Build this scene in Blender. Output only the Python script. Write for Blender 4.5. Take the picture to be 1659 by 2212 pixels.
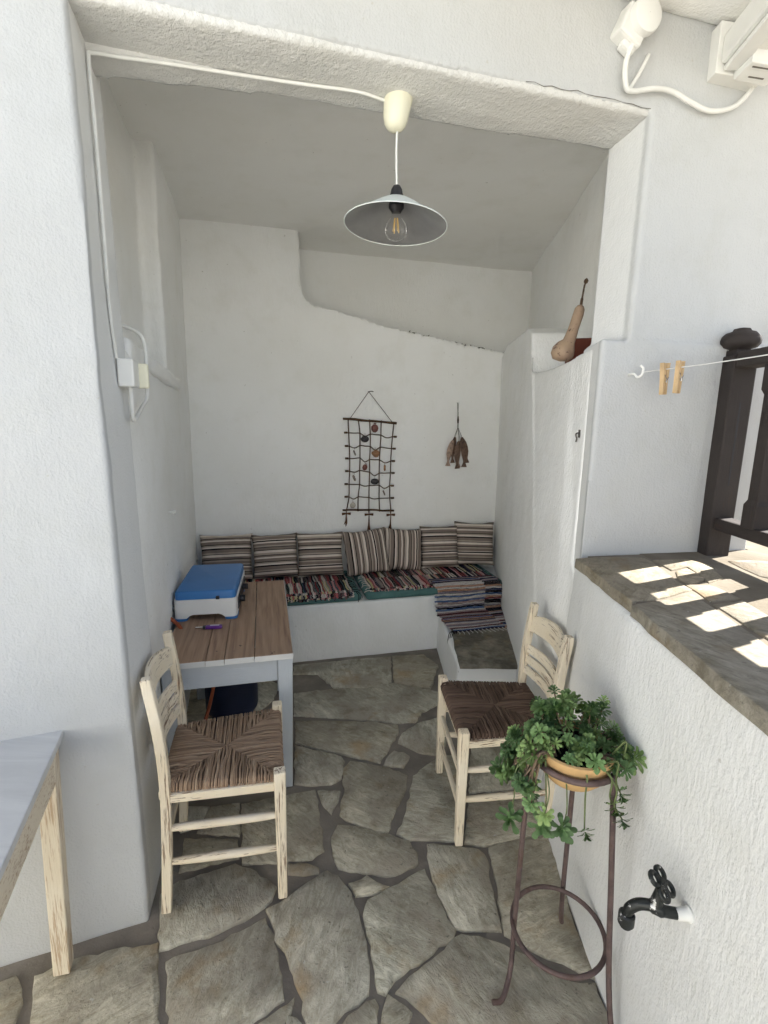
import bpy, bmesh, math, random
from mathutils import Vector, Matrix, noise
for o in list(bpy.data.objects): bpy.data.objects.remove(o, do_unlink=True)
scene = bpy.context.scene
col = scene.collection
RND = random.Random(7)
R = math.radians

# ------------------------------------------------------------------ camera
PITCH, ROLL, EYE = R(10.7), R(0.95), 1.6
_fwd = Vector((0, math.cos(PITCH), -math.sin(PITCH)))
_dn = Vector((0, -math.sin(PITCH), -math.cos(PITCH)))
_rt = Vector((1, 0, 0)) * math.cos(ROLL) - _dn * math.sin(ROLL)
_up = -(Vector((1, 0, 0)) * math.sin(ROLL) + _dn * math.cos(ROLL))
cd = bpy.data.cameras.new('camera'); cam = bpy.data.objects.new('camera', cd); col.objects.link(cam)
cm = Matrix((( _rt.x, _up.x, -_fwd.x, 0), (_rt.y, _up.y, -_fwd.y, 0), (_rt.z, _up.z, -_fwd.z, EYE), (0, 0, 0, 1)))
cam.matrix_world = cm
cd.sensor_fit = 'VERTICAL'; cd.sensor_height = 24; cd.lens = 24 * 1058 / 2212
cd.clip_start = 0.02; cd.clip_end = 500
scene.camera = cam

# ------------------------------------------------------------------ sky, sun, exposure
SUN = Vector((0.78, 0.37, 1.0)).normalized()            # towards the sun
w = bpy.data.worlds.new('World'); scene.world = w; w.use_nodes = True
nt = w.node_tree; nt.nodes.clear()
sky = nt.nodes.new('ShaderNodeTexSky'); sky.sky_type = 'NISHITA'; sky.sun_disc = False
sky.sun_elevation = math.asin(SUN.z); sky.sun_rotation = math.atan2(SUN.x, SUN.y)
sky.air_density = 1.0; sky.dust_density = 1.2; sky.ozone_density = 1.0
bg = nt.nodes.new('ShaderNodeBackground'); bg.inputs[1].default_value = 0.06
wo = nt.nodes.new('ShaderNodeOutputWorld')
nt.links.new(sky.outputs[0], bg.inputs[0]); nt.links.new(bg.outputs[0], wo.inputs[0])
sl = bpy.data.lights.new('sun', 'SUN'); sl.energy = 5.0; sl.angle = R(0.53); sl.color = (1.0, 0.965, 0.91)
so = bpy.data.objects.new('sun', sl); col.objects.link(so)
so.rotation_euler = (-SUN).to_track_quat('-Z', 'Y').to_euler(); so.location = (6, 4, 9)
scene.view_settings.view_transform = 'Standard'; scene.view_settings.look = 'None'
scene.view_settings.exposure = 1.95; scene.view_settings.gamma = 1.0
scene.view_settings.use_curve_mapping = False
scene.render.engine = 'CYCLES'
scene.cycles.max_bounces = 8; scene.cycles.diffuse_bounces = 6

# ------------------------------------------------------------------ node helpers
class NT:
    def __init__(s, name, rough=0.6, spec=0.3, metal=0.0):
        s.m = bpy.data.materials.new(name); s.m.use_nodes = True; s.t = s.m.node_tree
        s.b = s.t.nodes['Principled BSDF']; s.b.inputs['Roughness'].default_value = rough
        s.b.inputs['Specular IOR Level'].default_value = spec; s.b.inputs['Metallic'].default_value = metal
        s.tc = s.t.nodes.new('ShaderNodeTexCoord'); s.co = s.tc.outputs['Object']
    def n(s, t, **k):
        nd = s.t.nodes.new(t)
        for a, v in k.items(): setattr(nd, a, v)
        return nd
    def l(s, a, b): s.t.links.new(a, b)
    def map(s, sc=(1, 1, 1), src=None, rot=(0, 0, 0), loc=(0, 0, 0)):
        m = s.n('ShaderNodeMapping'); m.inputs['Scale'].default_value = sc; m.inputs['Rotation'].default_value = rot
        m.inputs['Location'].default_value = loc
        s.l(src or s.co, m.inputs[0]); return m.outputs[0]
    def noise(s, scale, detail=3, src=None, rough=0.55, dist=0.0):
        m = s.n('ShaderNodeTexNoise'); m.inputs['Scale'].default_value = scale; m.inputs['Detail'].default_value = detail
        m.inputs['Roughness'].default_value = rough; m.inputs['Distortion'].default_value = dist
        s.l(src or s.co, m.inputs['Vector']); return m.outputs['Fac']
    def voro(s, scale, src=None, feature='F1'):
        m = s.n('ShaderNodeTexVoronoi', feature=feature); m.inputs['Scale'].default_value = scale
        s.l(src or s.co, m.inputs['Vector']); return m.outputs['Distance']
    def ramp(s, f, stops, interp='LINEAR'):
        r = s.n('ShaderNodeValToRGB'); cr = r.color_ramp; cr.interpolation = interp
        while len(cr.elements) < len(stops): cr.elements.new(0.5)
        for e, (p, c) in zip(cr.elements, stops):
            e.position = p; e.color = (*c, 1) if not isinstance(c, (int, float)) else (c, c, c, 1)
        s.l(f, r.inputs[0]); return r.outputs[0]
    def mix(s, f, a, b, mode='MIX'):
        m = s.n('ShaderNodeMix', data_type='RGBA', blend_type=mode)
        if isinstance(f, (int, float)): m.inputs[0].default_value = f
        else: s.l(f, m.inputs[0])
        for v, i in ((a, 6), (b, 7)):
            if isinstance(v, tuple): m.inputs[i].default_value = (*v, 1)
            else: s.l(v, m.inputs[i])
        return m.outputs[2]
    def math(s, op, a, b=0.0, c=None):
        m = s.n('ShaderNodeMath', operation=op)
        for v, i in ((a, 0), (b, 1), (c, 2)):
            if v is None: continue
            if isinstance(v, (int, float)): m.inputs[i].default_value = v
            else: s.l(v, m.inputs[i])
        return m.outputs[0]
    def sep(s, src=None):
        m = s.n('ShaderNodeSeparateXYZ'); s.l(src or s.co, m.inputs[0]); return m.outputs
    def comb(s, x, y, z):
        m = s.n('ShaderNodeCombineXYZ')
        for v, i in ((x, 0), (y, 1), (z, 2)):
            if isinstance(v, (int, float)): m.inputs[i].default_value = v
            else: s.l(v, m.inputs[i])
        return m.outputs[0]
    def white(s, src):
        m = s.n('ShaderNodeTexWhiteNoise', noise_dimensions='3D'); s.l(src, m.inputs['Vector']); return m.outputs['Value']
    def rand(s): return s.n('ShaderNodeObjectInfo').outputs['Random']
    def col(s, c):
        if isinstance(c, tuple): s.b.inputs['Base Color'].default_value = (*c, 1)
        else: s.l(c, s.b.inputs['Base Color'])
        return s
    def rough(s, f): s.l(f, s.b.inputs['Roughness']); return s
    def bump(s, layers):
        prev = None
        for h, st, d in layers:
            b = s.n('ShaderNodeBump'); b.inputs['Strength'].default_value = st; b.inputs['Distance'].default_value = d
            s.l(h, b.inputs['Height'])
            if prev: s.l(prev, b.inputs['Normal'])
            prev = b.outputs[0]
        s.l(prev, s.b.inputs['Normal']); return s

MAT = {}
def plaster(name, streak=0.35, grain=0.4, stip=0.0, reveal=None, tint=(0.885, 0.888, 0.872), warm=(0.815, 0.808, 0.765)):
    k = NT(name, rough=0.9, spec=0.2)
    a = k.noise(1.1, 3); b = k.noise(5.0, 3, rough=0.65)
    c = k.mix(k.ramp(a, [(0.42, 0.0), (0.75, 0.75)]), tint, warm)
    c = k.mix(k.ramp(b, [(0.50, 0.0), (0.74, 0.6)]), c, tuple(v * w_ for v, w_ in zip(tint, (0.915, 0.91, 0.88))))
    if reveal:      # lightness painted into the reveals behind the facade plane, against their shade
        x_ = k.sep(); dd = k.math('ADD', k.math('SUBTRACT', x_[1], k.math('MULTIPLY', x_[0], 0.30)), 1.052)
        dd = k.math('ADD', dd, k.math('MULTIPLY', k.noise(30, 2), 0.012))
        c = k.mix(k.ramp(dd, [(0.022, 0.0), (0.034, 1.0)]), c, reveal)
    # small chips and specks of dirt
    d = k.noise(46, 2); c = k.mix(k.ramp(d, [(0.74, 0.0), (0.78, 0.55)]), c, (0.42, 0.40, 0.35))
    lay = [(k.math('SNAP', k.noise(4.5, 3, rough=0.62, dist=0.5), 0.07), 0.30, 0.010)]      # overlapping coats of limewash
    if streak: lay.append((k.noise(1.0, 2, k.map((85, 85, 30)), rough=0.6), streak, 0.007))
    if grain: lay.append((k.noise(150, 1), grain, 0.0022))
    if stip: lay.append((k.noise(65, 2, rough=0.7), stip, 0.005))
    k.col(c).bump(lay); MAT[name] = k.m
plaster('plaster', 0.35, 0.55)
plaster('plaster_facade', 0.2, 0.6, tint=(0.515, 0.525, 0.525), warm=(0.492, 0.493, 0.482), reveal=(0.70, 0.705, 0.695))  # front dulled and reveal paler to even out facade and alcove light
plaster('plaster_brushed', 0.6, 0.5)
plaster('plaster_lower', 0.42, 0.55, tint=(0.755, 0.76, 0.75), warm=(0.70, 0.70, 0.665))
plaster('plaster_ceiling', 0.0, 0.25, tint=(0.885, 0.88, 0.85), warm=(0.84, 0.828, 0.78))
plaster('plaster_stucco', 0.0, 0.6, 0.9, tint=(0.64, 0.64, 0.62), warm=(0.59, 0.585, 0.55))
plaster('paint_blue', 0.0, 0.2, tint=(0.42, 0.56, 0.74), warm=(0.40, 0.53, 0.70))

k = NT('mortar', 0.95, 0.1)
k.col(k.ramp(k.noise(6, 5), [(0.3, (0.175, 0.152, 0.128)), (0.6, (0.25, 0.222, 0.188)), (0.75, (0.33, 0.30, 0.26))])).bump([(k.noise(35, 4), 0.6, 0.006), (k.noise(160, 2), 0.4, 0.002)]); MAT['mortar'] = k.m

k = NT('landing_mortar', 0.95, 0.1)
k.col(k.ramp(k.noise(6, 5), [(0.3, (0.15, 0.13, 0.10)), (0.6, (0.20, 0.175, 0.14)), (0.75, (0.25, 0.225, 0.185))])).bump([(k.noise(35, 4), 0.6, 0.006), (k.noise(160, 2), 0.4, 0.002)]); MAT['landing_mortar'] = k.m

def stonemat(name, cols, dirt=(0.325, 0.29, 0.228), bumpk=1.0):
    k = NT(name, 0.82, 0.25)
    rnd = k.rand()
    off = k.comb(k.math('MULTIPLY', rnd, 37.0), k.math('MULTIPLY', rnd, 17.0), k.math('MULTIPLY', rnd, 5.0))
    va = k.n('ShaderNodeVectorMath', operation='ADD'); k.l(k.co, va.inputs[0]); k.l(off, va.inputs[1]); p = va.outputs[0]
    vr = k.n('ShaderNodeVectorRotate', rotation_type='Z_AXIS'); k.l(p, vr.inputs[0]); k.l(k.math('MULTIPLY', rnd, 6.28), vr.inputs['Angle']); q = vr.outputs[0]
    base = k.ramp(rnd, [(i / max(1, len(cols) - 1), c) for i, c in enumerate(cols)])
    gr = k.noise(1, 5, k.map((14, 38, 20), q), rough=0.75, dist=0.8)
    big = k.noise(3.2, 4, p, rough=0.66)
    c = k.mix(k.ramp(gr, [(0.30, 0.0), (0.70, 1.0)]), k.mix(1.0, base, (0.52, 0.50, 0.45), 'MULTIPLY'), k.mix(1.0, base, (1.24, 1.24, 1.22), 'MULTIPLY'))
    c = k.mix(k.ramp(big, [(0.42, 0.0), (0.60, 0.85)]), c, dirt)
    med = k.noise(11, 4, q, rough=0.7); c = k.mix(k.ramp(med, [(0.50, 0.0), (0.66, 0.65)]), c, k.mix(1.0, c, (0.60, 0.575, 0.51), 'MULTIPLY'))
    och = k.noise(5.5, 3, q); c = k.mix(k.ramp(och, [(0.58, 0.0), (0.76, 0.6)]), c, k.mix(1.0, dirt, (1.35, 1.05, 0.72), 'MULTIPLY'))
    sp = k.noise(70, 2, p); c = k.mix(k.ramp(sp, [(0.66, 0.0), (0.76, 0.7)]), c, (0.12, 0.11, 0.09))
    sp2 = k.noise(48, 2, q); c = k.mix(k.ramp(sp2, [(0.70, 0.0), (0.78, 0.5)]), c, (0.56, 0.56, 0.53))
    # split layers: terraces
    te = k.math('SNAP', k.noise(5.5, 3, q, dist=0.6), 0.12)
    k.col(c).bump([(te, 0.5 * bumpk, 0.016), (k.math('ADD', gr, k.math('MULTIPLY', med, 1.3)), 0.75 * bumpk, 0.010), (sp, 0.5, 0.003)]); MAT[name] = k.m
stonemat('flagstone', [(0.54, 0.52, 0.43), (0.60, 0.58, 0.50), (0.47, 0.425, 0.325), (0.63, 0.615, 0.535), (0.53, 0.485, 0.38)])
stonemat('coping_stone', [(0.275, 0.26, 0.225), (0.30, 0.265, 0.205), (0.31, 0.265, 0.20), (0.27, 0.255, 0.22)], dirt=(0.235, 0.205, 0.16), bumpk=0.6)
stonemat('slab_stone', [(0.135, 0.125, 0.10), (0.135, 0.125, 0.10)])

def worn(name, axis, amount=0.5, paint=(0.75, 0.645, 0.47), paint2=(0.80, 0.715, 0.565), wood=(0.125, 0.075, 0.045), wood2=(0.30, 0.20, 0.125)):
    k = NT(name, 0.7, 0.3)
    sc = [210, 210, 210]; sc[axis] = 9
    sb = [14, 14, 14]; sb[axis] = 4
    rnd = k.rand(); va = k.n('ShaderNodeVectorMath', operation='ADD'); k.l(k.co, va.inputs[0]); k.l(k.comb(rnd, rnd, rnd), va.inputs[1]); p = va.outputs[0]
    g = k.noise(1, 4, k.map(tuple(sc), p), rough=0.65); b = k.noise(1, 4, k.map(tuple(sb), p), rough=0.6)
    pc = k.mix(k.ramp(k.noise(5, 3, p), [(0.35, 0.0), (0.65, 1.0)]), paint, paint2)
    wc = k.mix(g, wood, wood2)
    msk = k.math('ADD', k.math('MULTIPLY', g, 0.72), k.math('MULTIPLY', b, 0.40))
    t = 0.76 - 0.18 * amount
    c = k.mix(k.ramp(msk, [(t - 0.03, 0.0), (t + 0.045, 1.0)]), pc, wc)
    k.col(c).bump([(g, 0.45, 0.003), (msk, 0.3, 0.003)]); MAT[name] = k.m
for i, a in enumerate('xyz'):
    worn('cream_paint_' + a, i, 0.66)
    worn('bare_wood_' + a, i, 0.86, paint=(0.66, 0.575, 0.435), paint2=(0.72, 0.65, 0.52), wood=(0.36, 0.245, 0.145), wood2=(0.52, 0.40, 0.275))
    worn('dark_wood_' + a, i, 0.35, paint=(0.030, 0.024, 0.022), paint2=(0.040, 0.033, 0.030), wood=(0.045, 0.024, 0.016), wood2=(0.06, 0.035, 0.025))
    worn('grey_paint_' + a, i, 0.02, paint=(0.46, 0.49, 0.52), paint2=(0.50, 0.53, 0.55), wood=(0.20, 0.17, 0.14), wood2=(0.30, 0.28, 0.25))
    worn('white_edge_' + a, i, 0.35, paint=(0.62, 0.62, 0.60), paint2=(0.68, 0.68, 0.65), wood=(0.24, 0.19, 0.14), wood2=(0.36, 0.31, 0.25))

k = NT('table_wood', 0.55, 0.35)
rnd = k.rand(); va = k.n('ShaderNodeVectorMath', operation='ADD'); k.l(k.co, va.inputs[0]); k.l(k.comb(k.math('MULTIPLY', rnd, 9.0), k.math('MULTIPLY', rnd, 5.0), 0.0), va.inputs[1]); p = va.outputs[0]
wv = k.n('ShaderNodeTexWave', wave_type='BANDS', bands_direction='X'); wv.inputs['Scale'].default_value = 8; wv.inputs['Distortion'].default_value = 14; wv.inputs['Detail'].default_value = 3; wv.inputs['Detail Scale'].default_value = 0.9
k.l(k.map((1, 0.16, 1), p), wv.inputs[0])
fine = k.noise(1, 5, k.map((120, 5, 30), p))
c = k.ramp(k.math('ADD', k.math('MULTIPLY', wv.outputs['Fac'], 0.20), k.math('MULTIPLY', fine, 0.78)), [(0.25, (0.205, 0.120, 0.075)), (0.5, (0.33, 0.208, 0.132)), (0.75, (0.42, 0.285, 0.19))])
c = k.mix(k.ramp(k.noise(3.5, 4, p), [(0.4, 0.0), (0.7, 0.6)]), c, (0.30, 0.205, 0.143))
c = k.mix(k.ramp(k.noise(30, 2, p), [(0.72, 0.0), (0.76, 0.9)]), c, (0.03, 0.02, 0.015))
k.col(c).bump([(fine, 0.3, 0.002), (wv.outputs['Fac'], 0.1, 0.001)]); MAT['table_wood'] = k.m

k = NT('marble', 0.35, 0.5)
v = k.noise(3, 6, k.map((1, 5, 1)), dist=1.2)
k.col(k.ramp(v, [(0.2, (0.42, 0.42, 0.415)), (0.5, (0.54, 0.54, 0.53)), (0.8, (0.62, 0.62, 0.605))])); MAT['marble'] = k.m

def simple(name, c, rough=0.5, spec=0.4, metal=0.0, var=0.12, bump=0.0, bs=60, vs=8):
    k = NT(name, rough, spec, metal)
    if var:
        k.col(k.mix(k.ramp(k.noise(vs, 4), [(0.3, 0.0), (0.7, 1.0)]), tuple(x * (1 - var) for x in c), tuple(min(1, x * (1 + var)) for x in c)))
    else: k.col(c)
    if bump: k.bump([(k.noise(bs, 3), bump, 0.003)])
    MAT[name] = k.m; return k
simple('white_plastic', (0.74, 0.74, 0.71), 0.45, 0.4, var=0.04)
simple('cream_plastic', (0.72, 0.70, 0.55), 0.4, 0.4, var=0.04)
simple('painted_cable', (0.70, 0.70, 0.67), 0.7, 0.3, var=0.1, bump=0.2)
simple('black_plastic', (0.016, 0.016, 0.02), 0.45, 0.4, var=0.1)
simple('blue_plastic', (0.040, 0.170, 0.42), 0.42, 0.4, var=0.05)
simple('purple_plastic', (0.13, 0.03, 0.24), 0.35, 0.5, var=0.05)
simple('label_white', (0.62, 0.58, 0.66), 0.5, 0.3, var=0.05)
simple('chrome', (0.60, 0.60, 0.60), 0.25, 0.5, 1.0, var=0.1)
simple('orange_rubber', (0.34, 0.085, 0.035), 0.6, 0.3, var=0.1)
simple('navy_metal', (0.012, 0.018, 0.045), 0.5, 0.4, var=0.2)
simple('teal_cloth', (0.085, 0.175, 0.165), 0.9, 0.15, var=0.15, bump=0.35, bs=200)
simple('terracotta_pot', (0.58, 0.375, 0.175), 0.75, 0.25, var=0.16, bump=0.2, vs=14)
simple('terracotta_red', (0.155, 0.048, 0.030), 0.8, 0.2, var=0.15)
simple('pale_ground', (0.55, 0.53, 0.48), 0.9, 0.1, var=0.12, bump=0.4, vs=2)
simple('soil', (0.012, 0.010, 0.008), 0.95, 0.1, var=0.3, bump=0.8, bs=90)
simple('twig', (0.085, 0.052, 0.032), 0.85, 0.2, var=0.35, bump=0.4, bs=90, vs=40)
simple('string', (0.075, 0.055, 0.040), 0.9, 0.1, var=0.2)
simple('white_string', (0.66, 0.66, 0.64), 0.8, 0.2, var=0.05)
simple('raffia', (0.13, 0.068, 0.040), 0.9, 0.15, var=0.4, vs=60)
simple('black_cloth', (0.012, 0.011, 0.013), 0.95, 0.1, var=0.2)
simple('pale_cloth', (0.50, 0.48, 0.44), 0.95, 0.1, var=0.2)
simple('shell_red', (0.16, 0.062, 0.050), 0.5, 0.4, var=0.35, bump=0.4, bs=120, vs=60)
simple('shell_brown', (0.26, 0.135, 0.065), 0.5, 0.4, var=0.35, bump=0.4, bs=120, vs=60)
simple('shell_black', (0.030, 0.027, 0.030), 0.5, 0.4, var=0.3)
simple('shell_pale', (0.46, 0.42, 0.35), 0.5, 0.4, var=0.25, bump=0.4, bs=120, vs=60)
simple('shell_grey', (0.22, 0.185, 0.15), 0.5, 0.4, var=0.3, vs=60)
simple('wire', (0.10, 0.09, 0.08), 0.5, 0.4, 0.5, var=0.2)
simple('crack_dark', (0.17, 0.16, 0.14), 0.95, 0.1, var=0.3)
simple('debris', (0.15, 0.135, 0.105), 0.95, 0.1, var=0.4, bump=0.6, vs=40)
simple('fish_brown', (0.125, 0.078, 0.055), 0.65, 0.3, var=0.5, bump=0.3, bs=90, vs=45)
simple('fish_pale', (0.33, 0.235, 0.18), 0.65, 0.3, var=0.45, bump=0.3, bs=90, vs=45)
simple('gold_wire', (0.75, 0.52, 0.20), 0.4, 0.5, 0.3, var=0.0)
simple('peg_wood', (0.56, 0.40, 0.225), 0.6, 0.3, var=0.15, vs=30)
simple('enamel', (0.70, 0.75, 0.72), 0.35, 0.5, var=0.04)
k = simple('dusty_aluminium', (0.30, 0.30, 0.30), 0.45, 0.4, 0.45, var=0.10, vs=14)
k = NT('rust_metal', 0.6, 0.4, 0.35)
k.col(k.ramp(k.noise(22, 4), [(0.3, (0.085, 0.058, 0.054)), (0.55, (0.15, 0.105, 0.098)), (0.75, (0.11, 0.064, 0.048))])).bump([(k.noise(70, 3), 0.4, 0.002)]); MAT['rust_metal'] = k.m
k = NT('tap_metal', 0.45, 0.5, 0.3)
k.col(k.ramp(k.noise(34, 5, rough=0.7), [(0.54, (0.018, 0.021, 0.020)), (0.60, (0.03, 0.03, 0.03)), (0.64, (0.62, 0.62, 0.60))])); MAT['tap_metal'] = k.m
k = NT('bulb_glass', 0.02, 0.5); k.b.inputs['Transmission Weight'].default_value = 1.0; k.b.inputs['IOR'].default_value = 1.22; k.col((0.96, 0.96, 0.95)); MAT['bulb_glass'] = k.m
k = NT('gourd_skin', 0.65, 0.3)
c = k.ramp(k.noise(9, 5, rough=0.65), [(0.3, (0.46, 0.33, 0.21)), (0.5, (0.38, 0.27, 0.19)), (0.66, (0.28, 0.185, 0.135))])
c = k.mix(k.ramp(k.noise(42, 3), [(0.60, 0.0), (0.68, 0.85)]), c, (0.075, 0.040, 0.028)); k.col(c); MAT['gourd_skin'] = k.m
k = NT('rush', 0.75, 0.25)
sx = k.n('ShaderNodeAttribute'); sx.attribute_name = 'strand'
c = k.ramp(sx.outputs['Fac'], [(0.0, (0.13, 0.085, 0.055)), (0.35, (0.27, 0.185, 0.122)), (0.65, (0.37, 0.262, 0.175)), (1.0, (0.56, 0.43, 0.305))])
rs = k.rand()
c = k.mix(k.ramp(k.noise(26, 4), [(0.4, 0.0), (0.7, 0.6)]), c, (0.28, 0.18, 0.117)); k.col(c).bump([(k.noise(150, 3), 0.4, 0.002)]); MAT['rush'] = k.m
k = NT('rush_dark', 0.75, 0.25)
sx = k.n('ShaderNodeAttribute'); sx.attribute_name = 'strand'
c = k.ramp(sx.outputs['Fac'], [(0.0, (0.055, 0.034, 0.024)), (0.5, (0.13, 0.083, 0.059)), (1.0, (0.22, 0.15, 0.108))]); k.col(c).bump([(k.noise(150, 3), 0.4, 0.002)]); MAT['rush_dark'] = k.m

# striped cushion cloth: stripes run along local x, stacked along local z
k = NT('striped_cloth', 0.92, 0.1)
ss = k.sep(); rnd = k.rand()
zz = k.math('ADD', k.math('MULTIPLY', ss[2], 3.4), k.math('MULTIPLY', rnd, 7.0)); zz = k.math('ADD', zz, k.math('MULTIPLY', k.noise(9, 2), 0.012)); f = k.math('FRACT', zz)
A, B_, C_, D_ = (0.66, 0.585, 0.51), (0.028, 0.023, 0.023), (0.215, 0.172, 0.145), (0.38, 0.32, 0.27)
seq = [A, B_, C_, B_, D_, C_, A, B_, A, C_, D_, B_, C_, A, B_, D_, C_, B_, A, D_, B_, C_, A, C_, B_, D_]
wid = [3, 1, 3, 1, 2, 3, 2, 2, 1, 4, 2, 1, 3, 3, 1, 2, 4, 2, 2, 2, 1, 4, 2, 2, 1, 3]
tot = sum(wid); acc = 0; stops = []
for c_, w_ in zip(seq, wid): stops.append((acc / tot, c_)); acc += w_
k.col(k.ramp(f, stops, 'CONSTANT')).bump([(k.noise(260, 2), 0.35, 0.001), (f, 0.05, 0.001), (k.noise(16, 3), 0.25, 0.006)]); MAT['striped_cloth'] = k.m

# woven rag rugs: colour changes with the strip number (attribute) and along the strip
def ragmat(name, pal):
    k = NT(name, 0.95, 0.1)
    at = k.n('ShaderNodeAttribute'); at.attribute_name = 'strip'
    al = k.n('ShaderNodeAttribute'); al.attribute_name = 'along'
    v = k.white(k.comb(k.math('MULTIPLY', at.outputs['Fac'], 1.0), k.math('FLOOR', k.math('MULTIPLY', al.outputs['Fac'], 0.45)), 0.0))
    c = k.ramp(v, [(i / len(pal), c) for i, c in enumerate(pal)], 'CONSTANT')
    fl = k.noise(60, 2); c = k.mix(k.ramp(fl, [(0.56, 0.0), (0.80, 0.5)]), c, (0.05, 0.045, 0.045))
    k.col(c).bump([(k.noise(180, 3), 0.6, 0.003)]); MAT[name] = k.m
bk = (0.012, 0.011, 0.014)
ragmat('rag_bright', [bk, (0.62, 0.58, 0.52), bk, (0.48, 0.14, 0.14), (0.62, 0.57, 0.50), bk, (0.56, 0.52, 0.28), (0.28, 0.06, 0.065), (0.62, 0.34, 0.34), (0.03, 0.03, 0.06), (0.30, 0.27, 0.25), bk, (0.14, 0.10, 0.10)])
ragmat('rag_dark', [bk, (0.52, 0.49, 0.46), (0.16, 0.065, 0.07), (0.34, 0.26, 0.24), (0.03, 0.035, 0.075), bk, (0.50, 0.47, 0.44), (0.24, 0.10, 0.095), (0.07, 0.13, 0.26), bk, (0.42, 0.24, 0.16), (0.20, 0.18, 0.21), bk])

k = NT('leaf', 0.42, 0.4)
rnd = k.rand()
c = k.ramp(rnd, [(0.0, (0.095, 0.19, 0.075)), (0.4, (0.145, 0.27, 0.10)), (0.75, (0.23, 0.37, 0.125)), (1.0, (0.34, 0.46, 0.15))])
at = k.n('ShaderNodeAttribute'); at.attribute_name = 'strand'
c = k.mix(k.ramp(at.outputs['Fac'], [(0.0, 0.0), (1.0, 0.45)]), c, (0.25, 0.38, 0.16)); k.col(c)
k.b.inputs['Subsurface Weight'].default_value = 0.0; MAT['leaf'] = k.m
simple('stem', (0.16, 0.115, 0.075), 0.8, 0.2, var=0.3, vs=40)
simple('stem_green', (0.12, 0.155, 0.06), 0.7, 0.3, var=0.2, vs=40)

# ------------------------------------------------------------------ mesh helpers
def V(*a): return Vector(a)
def bm_new(): return bmesh.new()
def add(bm, vs, fs):
    v = [bm.verts.new(p) for p in vs]
    out = []
    for f in fs:
        try: out.append(bm.faces.new([v[i] for i in f]))
        except ValueError: pass
    return v, out
HEX = [(0, 3, 2, 1), (4, 5, 6, 7), (0, 1, 5, 4), (1, 2, 6, 5), (2, 3, 7, 6), (3, 0, 4, 7)]
def hexa(bm, b4, t4): return add(bm, list(b4) + list(t4), HEX)
def prism(bm, pts, z0, z1):
    n = len(pts)
    z0f = z0 if callable(z0) else (lambda p: z0); z1f = z1 if callable(z1) else (lambda p: z1)
    vs = [(p[0], p[1], z0f(p)) for p in pts] + [(p[0], p[1], z1f(p)) for p in pts]
    add(bm, vs, [tuple(range(n - 1, -1, -1)), tuple(range(n, 2 * n))] + [(i, (i + 1) % n, n + (i + 1) % n, n + i) for i in range(n)])
def box(bm, c, s, M=None):
    x, y, z = (v / 2 for v in s); c = Vector(c)
    p = [Vector(q) for q in ((-x, -y, -z), (x, -y, -z), (x, y, -z), (-x, y, -z), (-x, -y, z), (x, -y, z), (x, y, z), (-x, y, z))]
    if M: p = [M @ q for q in p]
    return add(bm, [c + q for q in p], HEX)
def bar(bm, p0, p1, w, h, side=None):
    p0, p1 = Vector(p0), Vector(p1); d = (p1 - p0).normalized()
    s = Vector(side) if side else (Vector((0, 0, 1)).cross(d) if abs(d.z) < 0.9 else Vector((1, 0, 0)))
    s = (s - d * s.dot(d)).normalized(); u = d.cross(s).normalized()
    q = [s * (a * w / 2) + u * (b * h / 2) for a, b in ((-1, -1), (1, -1), (1, 1), (-1, 1))]
    return hexa(bm, [p0 + a for a in q], [p1 + a for a in q])
def smooth_path(pts, n=6):
    pts = [Vector(p) for p in pts]
    if len(pts) < 3: return pts
    out = []
    P = [pts[0] * 2 - pts[1]] + pts + [pts[-1] * 2 - pts[-2]]
    for i in range(1, len(P) - 2):
        a, b, c, d = P[i - 1:i + 3]
        for j in range(n):
            t = j / n
            out.append(0.5 * ((2 * b) + (c - a) * t + (2 * a - 5 * b + 4 * c - d) * t * t + (-a + 3 * b - 3 * c + d) * t ** 3))
    out.append(pts[-1]); return out
def sweep(bm, pts, rad, segs=8, caps=True, aspect=1.0, up=None, twist=0.0, closed=False):
    pts = [Vector(p) for p in pts]; n = len(pts)
    rad = rad if isinstance(rad, (list, tuple)) else [rad] * n
    rings = []; prev = None
    for i in range(n):
        if closed: d = (pts[(i + 1) % n] - pts[i - 1])
        else: d = pts[min(i + 1, n - 1)] - pts[max(i - 1, 0)]
        d.normalize()
        if prev is None:
            s = Vector(up) if up else (Vector((0, 0, 1)) if abs(d.z) < 0.9 else Vector((0, 1, 0)))
        else: s = prev
        s = (s - d * s.dot(d)).normalized(); prev = s; t = d.cross(s)
        ring = []
        for j in range(segs):
            a = 2 * math.pi * (j + 0.5) / segs + twist
            ring.append(bm.verts.new(pts[i] + s * (math.cos(a) * rad[i]) + t * (math.sin(a) * rad[i] * aspect)))
        rings.append(ring)
    fs = []
    for i in range(n if closed else n - 1):
        a, b = rings[i], rings[(i + 1) % n]
        for j in range(segs): fs.append(bm.faces.new((a[j], a[(j + 1) % segs], b[(j + 1) % segs], b[j])))
    if caps and not closed:
        fs.append(bm.faces.new(rings[0][::-1])); fs.append(bm.faces.new(rings[-1]))
    return fs
def lathe(bm, prof, segs=24, c=(0, 0, 0), M=None, capb=False, capt=False):
    c = Vector(c); rings = []
    for r, z in prof:
        ring = []
        for j in range(segs):
            a = 2 * math.pi * j / segs; p = Vector((r * math.cos(a), r * math.sin(a), z))
            if M: p = M @ p
            ring.append(bm.verts.new(c + p))
        rings.append(ring)
    for a, b in zip(rings, rings[1:]):
        for j in range(segs): bm.faces.new((a[j], a[(j + 1) % segs], b[(j + 1) % segs], b[j]))
    if capb: bm.faces.new(rings[0][::-1])
    if capt: bm.faces.new(rings[-1])
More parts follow.
